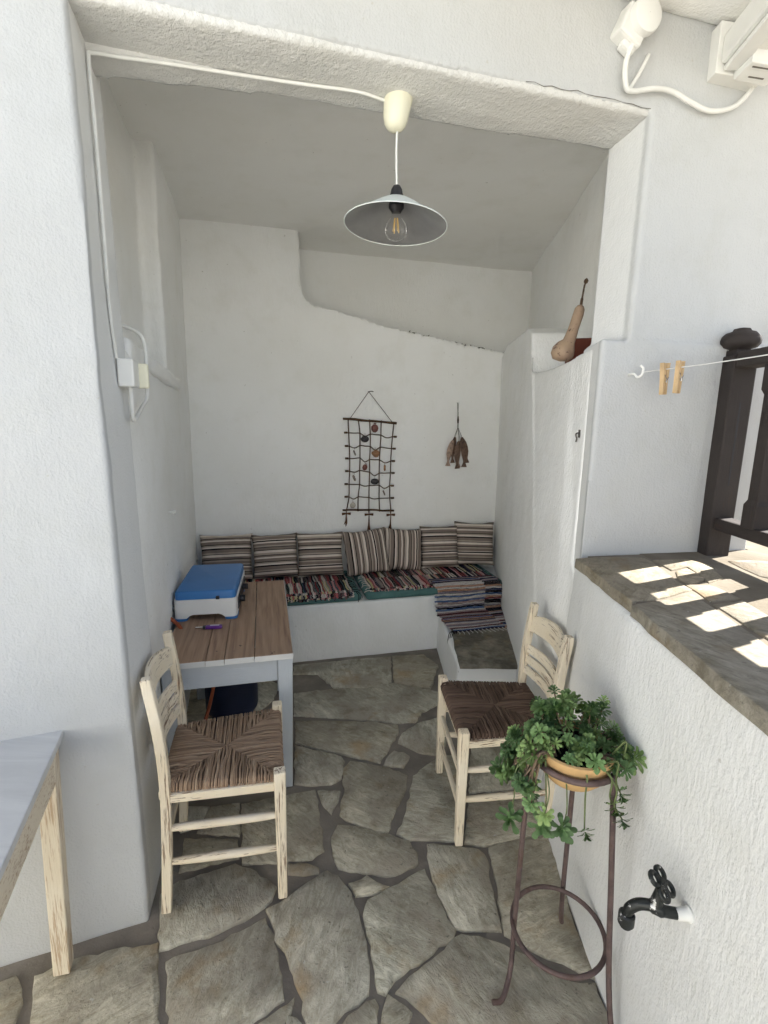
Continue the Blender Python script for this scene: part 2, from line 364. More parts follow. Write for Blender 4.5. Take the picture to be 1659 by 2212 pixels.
def bevel(bm, w, seg=2, ang=30):
    bmesh.ops.recalc_face_normals(bm, faces=bm.faces[:]); bm.normal_update()
    es = [e for e in bm.edges if len(e.link_faces) == 2 and e.calc_face_angle(0) > R(ang)]
    if es: bmesh.ops.bevel(bm, geom=es, offset=w, segments=seg, affect='EDGES', profile=0.5, clamp_overlap=True)

def root(name, label, cat, loc=(0, 0, 0), rz=0.0, group=None):
    o = bpy.data.objects.new(name, None); col.objects.link(o); o.location = loc; o.rotation_euler = (0, 0, rz)
    o.empty_display_size = 0.1; o['label'] = label; o['category'] = cat
    if group: o['group'] = group
    o['_w'] = 0; del o['_w']
    ROOTS[o.name] = Matrix.Translation(loc) @ Matrix.Rotation(rz, 4, 'Z')
    return o
ROOTS = {}
def finish(name, bm, mat, parent=None, bev=0.0, seg=2, smooth=None, local=False, kind=None, label=None, recalc=True, rootobj=None):
    if bev: bevel(bm, bev, seg)
    if recalc: bmesh.ops.recalc_face_normals(bm, faces=bm.faces[:])
    r = parent
    while r is not None and r.parent is not None: r = r.parent
    if r is not None and not local and r.name in ROOTS:
        bm.transform(ROOTS[r.name].inverted())
    me = bpy.data.meshes.new(name); bm.to_mesh(me); bm.free()
    if mat: me.materials.append(MAT[mat])
    o = bpy.data.objects.new(name, me); col.objects.link(o)
    if smooth is not None:
        me.polygons.foreach_set('use_smooth', [True] * len(me.polygons))
        if smooth < 180:
            me.set_sharp_from_angle(angle=R(smooth))
    if parent is not None: o.parent = parent
    if kind: o['kind'] = kind
    if label: o['label'] = label
    return o
def single(name, bm, mat, label, cat, origin=(0, 0, 0), group=None, **kw):
    bm.transform(Matrix.Translation(-Vector(origin)))
    o = finish(name, bm, mat, **kw); o.location = origin; o['label'] = label; o['category'] = cat
    if group: o['group'] = group
    return o
def plastered(o, voxel=0.018, smooth=5, big=0.016, bigscale=0.45, fine=0.004, finescale=0.09):
    m = o.modifiers.new('remesh', 'REMESH'); m.mode = 'VOXEL'; m.voxel_size = voxel; m.use_smooth_shade = True
    if smooth:
        m = o.modifiers.new('smooth', 'SMOOTH'); m.factor = 0.5; m.iterations = smooth
    for nm, st, sc in (('wave', big, bigscale), ('lump', fine, finescale)):
        if st:
            key = 'clouds_%g' % sc
            t = bpy.data.textures.get(key)
            if not t:
                t = bpy.data.textures.new(key, 'CLOUDS'); t.noise_scale = sc; t.noise_depth = 2
            d = o.modifiers.new(nm, 'DISPLACE'); d.texture = t; d.strength = st; d.mid_level = 0.5; d.texture_coords = 'GLOBAL'
def poly_area(p): return sum(p[i][0] * p[(i + 1) % len(p)][1] - p[(i + 1) % len(p)][0] * p[i][1] for i in range(len(p))) / 2
def inset(p, d):
    n = len(p); out = []
    for i in range(n):
        a, b, c = Vector(p[i - 1]), Vector(p[i]), Vector(p[(i + 1) % n])
        e1, e2 = (b - a), (c - b)
        if e1.length < 1e-6 or e2.length < 1e-6: out.append(tuple(b)); continue
        n1 = Vector((-e1.y, e1.x)).normalized(); n2 = Vector((-e2.y, e2.x)).normalized()
        m = (n1 + n2)
        m = n1 if m.length < 0.2 else m.normalized()
        kk = 1 / max(0.5, m.dot(n1)); out.append(tuple(b + m * d * kk))
    return out
def rough_outline(p, step, amp, rnd):
    out = []
    n = len(p)
    for i in range(n):
        a, b = Vector(p[i]), Vector(p[(i + 1) % n]); L = (b - a).length; m = max(1, int(L / step))
        nr = Vector((-(b - a).y, (b - a).x)).normalized() if L > 1e-6 else Vector((0, 0))
        for j in range(m):
            q = a.lerp(b, j / m)
            if j: q = q + nr * rnd.gauss(0, amp)
            else: q = q + Vector((rnd.gauss(0, amp), rnd.gauss(0, amp))) * 0.6
            out.append((q.x, q.y))
    return out
def stone(p, z0, h, parent, mat, rnd, name='flagstone', edge=0.006, step=0.06, amp=0.004):
    if poly_area(p) < 0: p = p[::-1]
    p = rough_outline(p, step, amp, rnd)
    ox = sum(q[0] for q in p) / len(p); oy = sum(q[1] for q in p) / len(p)
    tx, ty = rnd.gauss(0, 0.006), rnd.gauss(0, 0.006)
    zt = lambda q: h + (q[0] - ox) * tx + (q[1] - oy) * ty
    p2 = inset(p, edge * 0.35); p3 = inset(p, edge)
    bm = bm_new(); n = len(p)
    vs = [(q[0] - ox, q[1] - oy, 0) for q in p] + [(q[0] - ox, q[1] - oy, zt(q) - edge * 0.55) for q in p2] + [(q[0] - ox, q[1] - oy, zt(q)) for q in p3]
    fs = [(r * n + i, r * n + (i + 1) % n, (r + 1) * n + (i + 1) % n, (r + 1) * n + i) for r in (0, 1) for i in range(n)]
    fs.append(tuple(range(2 * n, 3 * n)))
    add(bm, vs, fs)
    o = finish(name, bm, mat, parent, local=True, smooth=50, recalc=False)
    pr = parent.location if parent else Vector((0, 0, 0))
    o.location = (ox - pr[0], oy - pr[1], z0 - pr[2])
    return o
def voronoi(seeds, blocked, bounds, gap):
    out = []; allp = seeds + blocked
    for s in seeds:
        x0, y0, x1, y1 = bounds
        poly = [Vector((x0, y0)), Vector((x1, y0)), Vector((x1, y1)), Vector((x0, y1))]
        S_ = Vector(s)
        for t in allp:
            if t == s: continue
            T = Vector(t)
            if (T - S_).length > 1.2: continue
            mid = (S_ + T) / 2; nr = (T - S_).normalized(); npoly = []
            for i in range(len(poly)):
                a, b = poly[i], poly[(i + 1) % len(poly)]; da, db = (a - mid).dot(nr), (b - mid).dot(nr)
                if da <= 0: npoly.append(a)
                if da * db < 0: npoly.append(a.lerp(b, da / (da - db)))
            poly = npoly
            if len(poly) < 3: break
        if len(poly) >= 3:
            q = inset([tuple(v) for v in poly], gap)
            if poly_area(q) > 0.008: out.append(q)
    return out
def inside(p, poly):
    c = False; n = len(poly)
    for i in range(n):
        a, b = poly[i], poly[(i + 1) % n]
        if (a[1] > p[1]) != (b[1] > p[1]) and p[0] < (b[0] - a[0]) * (p[1] - a[1]) / (b[1] - a[1]) + a[0]: c = not c
    return c
def fill_seeds(bounds, step, traced, margin, rnd):
    x0, y0, x1, y1 = bounds; seeds = []; blocked = []
    for p in traced:
        n = len(p)
        blocked.append((sum(q[0] for q in p) / n, sum(q[1] for q in p) / n))
        for i in range(n):
            a, b = Vector(p[i]), Vector(p[(i + 1) % n])
            m = max(1, int((b - a).length / 0.08))
            for j in range(m): blocked.append(tuple(a.lerp(b, j / m)))
    y = y0; row = 0
    while y < y1:
        x = x0 + (row % 2) * step / 2
        while x < x1:
            s = (x + rnd.uniform(-.3, .3) * step, y + rnd.uniform(-.3, .3) * step)
            if x0 < s[0] < x1 and y0 < s[1] < y1 and not any(inside(s, p) for p in traced) and all((s[0] - b[0]) ** 2 + (s[1] - b[1]) ** 2 > margin ** 2 for b in blocked): seeds.append(s)
            x += step
        y += step * 0.87; row += 1
    return seeds, blocked
STONES = [
    [(-0.569, 2.965), (-0.192, 3.056), (0.057, 3.096), (0.061, 2.78), (-0.1, 2.703), (-0.286, 2.71), (-0.403, 2.868), (-0.55, 2.863)],
    [(0.08, 3.11), (0.288, 3.137), (0.368, 2.997), (0.297, 2.709), (0.082, 2.767)],
    [(-0.509, 2.641), (-0.29, 2.685), (0.064, 2.757), (0.301, 2.684), (0.373, 2.655), (0.364, 2.583), (0.225, 2.467), (0.182, 2.382), (0.096, 2.37), (-0.026, 2.387), (-0.223, 2.407), (-0.469, 2.421)],
    [(-0.45, 2.365), (-0.207, 2.367), (-0.025, 2.367), (0.089, 2.34), (0.088, 2.273), (-0.003, 2.061), (-0.174, 2.113), (-0.276, 2.14), (-0.419, 2.192)],
    [(-0.413, 2.157), (-0.273, 2.115), (-0.188, 2.084), (-0.172, 2.057), (-0.176, 1.948), (-0.219, 1.919), (-0.287, 1.904), (-0.375, 1.916)],
    [(0.117, 2.278), (0.218, 2.373), (0.346, 2.428), (0.351, 2.271), (0.287, 2.116), (0.185, 2.139), (0.097, 2.201)],
    [(0.034, 2.082), (0.068, 2.136), (0.112, 2.124), (0.138, 2.1), (0.109, 2.029), (0.024, 2.042)],
    [(-0.26, 1.867), (-0.176, 1.866), (-0.178, 1.814), (-0.196, 1.756), (-0.228, 1.788)],
    [(-0.137, 2.058), (-0.003, 2.03), (0.122, 1.97), (0.114, 1.899), (0.076, 1.789), (0.038, 1.711), (0.031, 1.661), (-0.012, 1.665), (-0.123, 1.713), (-0.157, 1.742), (-0.149, 1.867), (-0.163, 2.007)],
    [(-0.57, 1.787), (-0.391, 1.842), (-0.283, 1.871), (-0.258, 1.77), (-0.229, 1.666), (-0.21, 1.574), (-0.247, 1.536), (-0.351, 1.523), (-0.492, 1.514)],
    [(0.157, 1.97), (0.286, 2.104), (0.393, 2.114), (0.408, 2.037), (0.36, 1.807), (0.31, 1.629), (0.113, 1.628), (0.075, 1.654), (0.119, 1.768)],
    [(0.461, 2.197), (0.687, 2.252), (0.749, 2.134), (0.739, 2.003), (0.597, 1.902), (0.399, 1.879)],
    [(0.392, 1.843), (0.587, 1.865), (0.723, 1.943), (0.663, 1.669), (0.553, 1.64), (0.424, 1.606), (0.336, 1.618)],
    [(0.424, 1.592), (0.553, 1.637), (0.658, 1.645), (0.634, 1.332), (0.636, 1.159), (0.581, 1.188), (0.478, 1.233), (0.405, 1.277), (0.405, 1.308), (0.419, 1.406), (0.421, 1.502)],
    [(0.191, 1.598), (0.283, 1.595), (0.376, 1.58), (0.403, 1.537), (0.388, 1.471), (0.394, 1.362), (0.389, 1.288), (0.274, 1.29), (0.255, 1.294), (0.23, 1.35), (0.206, 1.403), (0.194, 1.508)],
    [(-0.031, 1.376), (0.03, 1.413), (0.092, 1.447), (0.162, 1.492), (0.205, 1.389), (0.243, 1.282), (0.235, 1.266), (0.148, 1.206), (0.074, 1.16), (0.023, 1.111), (0.01, 1.117), (-0.006, 1.19), (-0.025, 1.262), (-0.042, 1.329)],
    [(0.267, 1.27), (0.317, 1.26), (0.369, 1.246), (0.415, 1.228), (0.471, 1.197), (0.562, 1.138), (0.629, 1.133), (0.629, 1.03), (0.186, 1.024), (0.133, 1.068), (0.089, 1.1), (0.065, 1.112), (0.08, 1.131), (0.169, 1.192), (0.228, 1.243)],
    [(-0.36, 1.34), (-0.299, 1.376), (-0.256, 1.422), (-0.184, 1.476), (-0.143, 1.462), (-0.094, 1.402), (-0.059, 1.312), (-0.036, 1.243), (-0.026, 1.179), (-0.021, 1.143), (-0.025, 1.108), (-0.05, 1.083), (-0.087, 1.065), (-0.118, 1.036), (-0.179, 1.032), (-0.194, 1.063), (-0.216, 1.114), (-0.275, 1.214), (-0.313, 1.246), (-0.345, 1.32)],
    [(-0.178, 1.631), (-0.159, 1.685), (-0.099, 1.68), (-0.009, 1.658), (0.113, 1.617), (0.139, 1.564), (0.146, 1.527), (0.085, 1.49), (0.031, 1.475), (-0.05, 1.483), (-0.142, 1.501), (-0.159, 1.532)],
    [(-0.096, 1.434), (-0.04, 1.461), (-0.005, 1.44), (0.03, 1.425), (-0.013, 1.408), (-0.072, 1.4)],
    [(-0.326, 1.513), (-0.262, 1.514), (-0.214, 1.495), (-0.216, 1.48), (-0.264, 1.469), (-0.314, 1.478)],
    [(-0.73, 1.385), (-0.688, 1.431), (-0.519, 1.5), (-0.459, 1.482), (-0.353, 1.416), (-0.359, 1.372), (-0.43, 1.307), (-0.503, 1.27), (-0.583, 1.246), (-0.658, 1.217)],
    [(-0.621, 1.181), (-0.565, 1.202), (-0.499, 1.225), (-0.43, 1.266), (-0.363, 1.308), (-0.325, 1.25), (-0.28, 1.145), (-0.262, 1.089), (-0.346, 1.031), (-0.369, 1.006), (-0.53, 0.988)],
    [(-0.98, 1.135), (-0.902, 1.176), (-0.814, 1.199), (-0.674, 1.228), (-0.636, 1.14), (-0.581, 1.024), (-0.555, 0.98), (-0.887, 0.976), (-0.926, 1.044)],
    [(-1.067, 1.114), (-1.036, 1.129), (-0.978, 1.07), (-0.959, 1.019), (-0.939, 0.987), (-0.997, 0.986), (-1.092, 1.105)],
    [(-0.311, 1.03), (-0.262, 1.062), (-0.233, 1.085), (-0.235, 1.058), (-0.255, 1.029), (-0.269, 1.004), (-0.314, 1.003)],
    [(-0.084, 1.031), (-0.069, 1.051), (-0.005, 1.087), (0.002, 1.078), (-0.002, 1.032), (-0.003, 1.008), (-0.086, 1.006)],
    [(0.02, 1.033), (0.023, 1.066), (0.033, 1.099), (0.058, 1.085), (0.095, 1.062), (0.08, 1.033), (0.069, 1.011), (0.02, 1.01)],
    [(-0.235, 1.046), (-0.217, 1.043), (-0.202, 1.03), (-0.202, 1.013), (-0.232, 1.012)],
    [(-0.81, 1.763), (-0.709, 1.765), (-0.718, 1.673), (-0.772, 1.649)],
    [(-0.694, 1.765), (-0.591, 1.788), (-0.544, 1.636), (-0.704, 1.646)],
    [(-0.741, 1.61), (-0.545, 1.61), (-0.52, 1.536), (-0.612, 1.511), (-0.702, 1.478)],
]
COPING = [
    [(0.698, 1.717), (0.828, 1.749), (0.955, 1.74), (0.962, 1.686), (0.941, 1.563), (0.922, 1.457), (0.923, 1.392), (0.782, 1.313), (0.687, 1.287)],
    [(0.68, 1.271), (0.776, 1.301), (0.915, 1.377), (0.902, 1.285), (0.896, 1.211), (0.88, 1.097), (0.87, 1.032), (0.862, 0.974), (0.655, 0.718), (0.657, 0.83), (0.662, 0.94), (0.671, 1.096)],
    [(0.974, 1.71), (1.108, 1.725), (1.149, 1.651), (1.098, 1.514), (1.017, 1.462), (1.051, 1.631), (0.974, 1.585)],
    [(0.978, 1.579), (1.042, 1.617), (1.033, 1.498), (0.951, 1.447), (0.934, 1.469)],
    [(0.927, 1.445), (1.005, 1.444), (1.017, 1.422), (1.018, 1.323), (0.912, 1.295), (0.924, 1.379)],
    [(0.906, 1.281), (1.014, 1.314), (1.005, 1.207), (1, 1.145), (0.886, 1.003), (0.891, 1.105), (0.902, 1.215)],
]
NET = [[(1.085, 1.598), (1.161, 1.594), (1.246, 1.59), (1.334, 1.584), (1.432, 1.575)], [(1.09, 1.499), (1.174, 1.497), (1.252, 1.491), (1.333, 1.484), (1.423, 1.474)], [(1.095, 1.402), (1.175, 1.407), (1.253, 1.4), (1.329, 1.395), (1.417, 1.385)], [(1.098, 1.311), (1.176, 1.314), (1.249, 1.303), (1.325, 1.3), (1.413, 1.292)], [(1.098, 1.217), (1.174, 1.222), (1.25, 1.208), (1.324, 1.2), (1.412, 1.201)], [(1.094, 1.12), (1.174, 1.116), (1.248, 1.107), (1.325, 1.108), (1.409, 1.104)], [(1.094, 1.024), (1.164, 1.023), (1.247, 1.016), (1.327, 1.008), (1.411, 1.009)], [(1.076, 0.925), (1.163, 0.92), (1.248, 0.915), (1.331, 0.913), (1.421, 0.91)]]

# ================================================================== THE SETTING
bm = bm_new(); prism(bm, [(-40, -40), (40, -40), (40, 40), (-40, 40)], -0.25, -0.02)
g = finish('ground', bm, 'pale_ground', kind='structure')

# ---- courtyard floor: mortar bed with traced flagstones
fl = finish('courtyard_floor', (lambda b: (prism(b, [(-3.2, -1.25), (1.0, -1.25), (1.25, 4.4), (-1.9, 4.4)], -0.019, 0.0), b)[1])(bm_new()), 'mortar', kind='structure')
rs = random.Random(11)
for p in STONES: stone(inset(p if poly_area(p) > 0 else p[::-1], -0.0065), -0.004, 0.014 + rs.uniform(-0.002, 0.003), fl, 'flagstone', rs, edge=0.0045, step=0.022, amp=0.0028)
seeds, blocked = fill_seeds((-3.0, -1.0, 0.80, 3.1), 0.34, STONES, 0.12, rs)
for p in voronoi(seeds, blocked, (-3.1, -1.2, 0.9, 3.15), 0.014):
    cx = sum(q[0] for q in p) / len(p); cy = sum(q[1] for q in p) / len(p)
    stone(p, -0.004, 0.014 + rs.uniform(-0.002, 0.002), fl, 'flagstone', rs, edge=0.0045, step=0.03, amp=0.003)

# ---- house shell (facade with lintel, alcove walls, ceiling)
FA = (-0.76, 1.32)
def fy(x): return 1.32 + 0.30 * (x + 0.76)
house = root('house', 'whitewashed house with a deep covered alcove under a thick lintel', 'house', (0, 2.6, 0))
hp = house
bm = bm_new()
# left pillar, slightly flared at the foot
hexa(bm, [V(-1.3, 1.088, -0.06), V(-0.735, 1.302, -0.06), V(-0.81, 1.62, -0.06), V(-1.3, 1.5, -0.06)],
         [V(-1.3, fy(-1.3), 2.9), V(-0.752, 1.322, 2.9), V(-0.835, 1.605, 2.9), V(-1.3, 1.5, 2.9)])
# right pillar: thick below the step, set back above it
hexa(bm, [V(0.739, 1.766, 1.0), V(1.45, 1.90, 1.0), V(1.45, 2.25, 1.0), V(0.776, 2.02, 1.0)],
         [V(0.739, 1.768, 1.885), V(1.45, 1.905, 1.885), V(1.45, 2.25, 1.885), V(0.776, 2.02, 1.885)])
hexa(bm, [V(0.845, 1.790, 1.8), V(1.45, 1.925, 1.8), V(1.45, 2.15, 1.8), V(0.785, 1.985, 1.8)],
         [V(0.845, 1.800, 2.9), V(1.45, 1.955, 2.9), V(1.45, 2.15, 2.9), V(0.785, 1.985, 2.9)])
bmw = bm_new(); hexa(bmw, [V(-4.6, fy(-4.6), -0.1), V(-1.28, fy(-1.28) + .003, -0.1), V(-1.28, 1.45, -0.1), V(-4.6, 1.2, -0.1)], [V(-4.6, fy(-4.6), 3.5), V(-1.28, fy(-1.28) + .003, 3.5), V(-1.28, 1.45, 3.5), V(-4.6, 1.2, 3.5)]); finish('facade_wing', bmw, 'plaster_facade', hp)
hexa(bm, [V(-1.2, fy(-1.2), 2.560), V(1.0, fy(1.0), 2.598), V(0.98, fy(0.98) + 0.06, 2.598), V(-1.2, fy(-1.2) + 0.06, 2.560)], [V(-1.2, fy(-1.2), 2.9), V(1.0, fy(1.0), 2.9), V(0.98, fy(0.98) + 0.06, 2.9), V(-1.2, fy(-1.2) + 0.06, 2.9)])
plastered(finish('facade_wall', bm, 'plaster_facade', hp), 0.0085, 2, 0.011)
bm = bm_new()
# wall above the opening
hexa(bm, [V(-0.80, fy(-0.80) + .003, 2.550), V(0.90, fy(0.90) + .003, 2.587), V(0.84, fy(0.84) + 0.195, 2.565), V(-0.86, fy(-0.86) + 0.265, 2.545)],
         [V(-0.80, fy(-0.80) + .012, 2.85), V(0.90, fy(0.90) + .012, 2.85), V(0.84, fy(0.84) + 0.195, 2.9), V(-0.86, fy(-0.86) + 0.265, 2.9)])
plastered(finish('lintel', bm, 'plaster_stucco', hp), 0.010, 2, 0.005, 0.3, 0.004, 0.05)
# slim second lintel on the inner side, dying out to the right
bm = bm_new()
hexa(bm, [V(-0.86, fy(-0.86) + 0.16, 2.522), V(0.45, fy(0.45) + 0.15, 2.600), V(0.45, fy(0.45) + 0.205, 2.600), V(-0.86, fy(-0.86) + 0.262, 2.515)],
         [V(-0.86, fy(-0.86) + 0.16, 2.66), V(0.45, fy(0.45) + 0.15, 2.68), V(0.45, fy(0.45) + 0.205, 2.68), V(-0.86, fy(-0.86) + 0.262, 2.66)])
plastered(finish('lintel_edge', bm, 'plaster_stucco', hp), 0.012, 3, 0.006, 0.3, 0.003, 0.05)

def lw(y): return -0.75 - 0.281 * (y - 1.32)
bm = bm_new()
prism(bm, [(lw(1.50) + 0.002, 1.50), (lw(2.4), 2.4), (lw(3.5), 3.5), (-2.0, 3.5), (-1.5, 1.5)], -0.1, lambda p: 1.80 - 0.03 * (p[1] - 2))
prism(bm, [(lw(1.56) - 0.10, 1.56), (lw(2.6) - 0.095, 2.6), (-1.8, 2.6), (-1.5, 1.56)], 1.6, 3.1)          # back of the recess
prism(bm, [(lw(2.5), 2.50), (lw(3.55), 3.55), (-2.0, 3.55), (-1.7, 2.50)], 1.6, 3.1)                     # pier beyond the recess
plastered(finish('left_wall', bm, 'plaster_brushed', hp), 0.0145, 2, 0.018)
bm = bm_new()
prism(bm, [(lw(1.66) + 0.004, 1.66), (lw(2.2) + 0.022, 2.2), (lw(2.85) + 0.02, 2.85), (lw(2.9) - 0.06, 2.9), (lw(1.7) - 0.08, 1.7)], lambda p: 1.765 - 0.03 * (p[1] - 2), lambda p: 1.835 - 0.04 * (p[1] - 2))
plastered(finish('recess_sill', bm, 'plaster_brushed', hp), 0.012, 4, 0.02, 0.12, 0.008, 0.05)

# back wall: elevation outline with the high recess cut out, extruded backwards
BL = V(-1.33, 3.385, 0); E1 = V(0.96886, 0.24760, 0); N1 = V(-0.24760, 0.96886, 0)
def bw(s, z, t=0.0): return BL + E1 * s + N1 * t + V(0, 0, z)
rr = random.Random(5)
def cutz(s):
    t = (s - 0.80) / (2.28 - 0.80); t = max(0, min(1, t))
    return 2.385 - 0.265 * t - 0.02 * math.sin(t * 3.0)
top = [(2.46, 2.115)] + [(s, cutz(s) + rr.uniform(-.008, .008)) for s in [2.34 - 0.06 * i for i in range(26)]] + [(0.765, 2.43), (0.752, 2.55), (0.75, 3.05), (-0.3, 3.05)]
outl = [(-0.3, -0.1), (2.55, -0.1)] + top
bm = bm_new(); n = len(outl)
add(bm, [bw(s, z) for s, z in outl] + [bw(s, z, 0.40) for s, z in outl], [tuple(range(n)), tuple(range(2 * n - 1, n - 1, -1))] + [((i + 1) % n, i, n + i, n + (i + 1) % n) for i in range(n)])
bmesh.ops.triangulate(bm, faces=bm.faces[:])
plastered(finish('back_wall', bm, 'plaster', hp), 0.014, 2, 0.016)
bm = bm_new(); hexa(bm, [bw(0.5, 1.9, 0.36), bw(2.95, 1.9, 0.36), bw(2.95, 1.9, 0.6), bw(0.5, 1.9, 0.6)], [bw(0.5, 3.05, 0.36), bw(2.95, 3.05, 0.36), bw(2.95, 3.05, 0.6), bw(0.5, 3.05, 0.6)])
plastered(finish('recess_wall', bm, 'plaster', hp), 0.022, 3, 0.02)
# upper right wall standing behind the shelf
bm = bm_new(); prism(bm, [(0.93, 1.98), (1.02, 2.60), (1.23, 4.6), (1.6, 4.6), (1.4, 2.0)], 1.7, 3.05)
plastered(finish('upper_right_wall', bm, 'plaster', hp), 0.022, 3, 0.02)
# right wall, lower thickness, with the gourd shelf
def rw(y, z):
    b = 0.664 + (y - 1.672) * 0.1135
    if y < 1.672: b = 0.664 + (y - 1.672) * 0.06
    k_ = max(0, min(1, (y - 1.7) / 2.2)); top_ = 0.075 * (1 - k_) - 0.03 * k_
    kink = 0.018 * max(0, 1 - abs(y - 2.85) / 0.5)
    return b + top_ * min(1, z / 1.2) - kink
ys = [1.745, 2.0, 2.4, 2.80, 2.87, 3.2, 3.6, 4.05]
bm = bm_new()
def wall_strip(bm, ys, zb, zt, thick, nz=4):
    for a, b in zip(ys, ys[1:]):
        for i in range(nz):
            za0 = zb + (zt(a) - zb) * i / nz; za1 = zb + (zt(a) - zb) * (i + 1) / nz; zb0 = zb + (zt(b) - zb) * i / nz; zb1 = zb + (zt(b) - zb) * (i + 1) / nz
            hexa(bm, [V(rw(a, za0), a, za0 - .001), V(1.5, a, za0 - .001), V(1.5, b, zb0 - .001), V(rw(b, zb0), b, zb0 - .001)], [V(rw(a, za1), a, za1), V(1.5, a, za1), V(1.5, b, zb1), V(rw(b, zb1), b, zb1)])
hexes = []
pts = []
# outline in (y, z), closed polygon mapped on the leaning face
prof = [(1.80, -0.1), (4.05, -0.1), (4.05, 2.06), (3.75, 2.15), (3.3, 2.145), (2.98, 2.13), (2.85, 2.085), (2.82, 2.0), (2.80, 1.865), (2.5, 1.852), (2.1, 1.862), (1.865, 1.874), (1.865, 1.05), (1.80, 1.0)]
n = len(prof)
add(bm, [V(rw(y, z), y, z) for y, z in prof] + [V(1.5, y + 0.30 * max(0, 1 - (y - 1.80) / 0.6), z) for y, z in prof], [tuple(range(n - 1, -1, -1)), tuple(range(n, 2 * n))] + [(i, (i + 1) % n, n + (i + 1) % n, n + i) for i in range(n)])
bmesh.ops.triangulate(bm, faces=bm.faces[:])
plastered(finish('right_wall', bm, 'plaster_brushed', hp), 0.0115, 2, 0.014)
bm = bm_new(); prism(bm, [(-1.9, 1.36), (0.0, 1.70), (1.5, 2.05), (1.6, 4.75), (-2.2, 4.3)], 2.83, 3.1)
plastered(finish('ceiling', bm, 'plaster_ceiling', hp), 0.03, 2, 0.03, 0.6)
# cracks in the render along the lintel arris and on the pillar
def crack(pts, r=0.0022, name='crack', sub=7, amp=0.006, seed=1):
    q = random.Random(seed); P = []
    for a, b in zip(pts, pts[1:]):
        a, b = Vector(a), Vector(b)
        for j in range(sub):
            p = a.lerp(b, j / sub); P.append(p + Vector((0, 0, q.gauss(0, amp))))
    P.append(Vector(pts[-1])); bm = bm_new()
    sweep(bm, P, [r * q.uniform(0.5, 1.5) for _ in P], 5); return finish(name, bm, 'crack_dark', hp)
crack([(0.40, fy(.40) - .001, 2.592), (0.60, fy(.60) - .001, 2.597), (0.84, fy(.84) - .001, 2.600)], 0.0008, seed=3, amp=.003)
crack([(0.862, 1.81, 2.58), (0.80, 1.95, 2.562)], 0.0014, seed=4, sub=9)
bm = bm_new()
for i in range(130):                                              # crumbled plaster and dust on the recess edge
    s = rr.uniform(1.55, 2.33); z = cutz(s) + 0.004
    p = bw(s, z + rr.uniform(-.004, .012), rr.uniform(0.004, 0.07)); r_ = rr.uniform(.004, .013)
    add(bm, [p + V(rr.uniform(-1, 1), rr.uniform(-1, 1), rr.uniform(-.7, .7)) * r_ for _ in range(4)], [(0, 1, 2), (0, 2, 3), (0, 3, 1), (1, 3, 2)])
finish('plaster_crumbs', bm, 'debris', hp, kind='stuff')

# ---- projecting slab over the courtyard
bm = bm_new(); prism(bm, [(-2.7, 0.95), (2.06, 0.95), (2.06, 3.4), (1.4, 3.4), (1.4, 1.97), (1.0, 1.86), (-0.7, 1.40), (-2.7, 0.82)], 2.86, 3.08)
plastered(finish('overhanging_slab', bm, 'plaster', hp), 0.03, 3, 0.02)

# ---- retaining wall on the right with its stone coping
ret = root('retaining_wall', 'whitewashed retaining wall topped with sunlit irregular stone slabs', 'wall', (0.8, 0.6, 0))
bm = bm_new()
def rf(y, z):
    b = 0.632 + (y - 1.2) * 0.02 if y < 1.2 else 0.632 + (y - 1.2) * 0.066
    t = 0.668 if y < 1.25 else 0.668 + (y - 1.25) * 0.115
    return b + (t + 0.008 - b) * min(1, max(0, z) / 1.07)
ysr = [-2.2, 0.4, 1.25, 1.84]
prof = [(y, z) for y in ysr for z in (0,)]
vs = []; fs = []
zs = [-0.1, 0.5, 1.085]
for y in ysr:
    for z in zs: vs.append((rf(y, z), y, z))
m = len(zs)
for i in range(len(ysr) - 1):
    for j in range(m - 1): fs.append((i * m + j, i * m + j + 1, (i + 1) * m + j + 1, (i + 1) * m + j))
b0 = len(vs)
for y in ysr: vs += [(1.0, y, -0.1), (1.0, y, 1.085)]
L_ = len(ysr)
for i in range(L_ - 1):
    fs.append((b0 + 2 * i, b0 + 2 * i + 2, b0 + 2 * i + 3, b0 + 2 * i + 1))
    fs.append((i * m + m - 1, b0 + 2 * i + 1, b0 + 2 * i + 3, (i + 1) * m + m - 1))
    fs.append((i * m, (i + 1) * m, b0 + 2 * i + 2, b0 + 2 * i))
fs.append((0, b0, b0 + 1, 2, 1)); fs.append(((L_ - 1) * m, (L_ - 1) * m + 1, (L_ - 1) * m + 2, b0 + 2 * L_ - 1, b0 + 2 * L_ - 2))
add(bm, vs, fs); bmesh.ops.triangulate(bm, faces=bm.faces[:])
plastered(finish('wall_face', bm, 'plaster_lower', ret), 0.017, 3, 0.02)
rs = random.Random(23)
bm = bm_new(); prism(bm, [(0.695, -2.1), (0.979, -2.1), (0.979, 1.80), (0.76, 1.76), (0.70, 1.25)], 1.03, 1.1125); finish('mortar_bed', bm, 'landing_mortar', ret)
for i, p in enumerate(COPING): stone(p, 1.083, 0.034 + rs.uniform(-.001, .001), ret, 'coping_stone', rs, 'coping_stone', 0.004, 0.05, 0.0022)
stone([(0.655, 0.70), (0.85, 0.95), (0.862, 0.55), (0.66, 0.25)], 1.083, 0.033, ret, 'coping_stone', rs, 'coping_stone', 0.004, 0.05, 0.0022)
stone([(0.66, 0.23), (0.87, 0.53), (1.0, 0.1), (0.66, -0.3)], 1.083, 0.033, ret, 'coping_stone', rs, 'coping_stone', 0.004, 0.05, 0.0022)

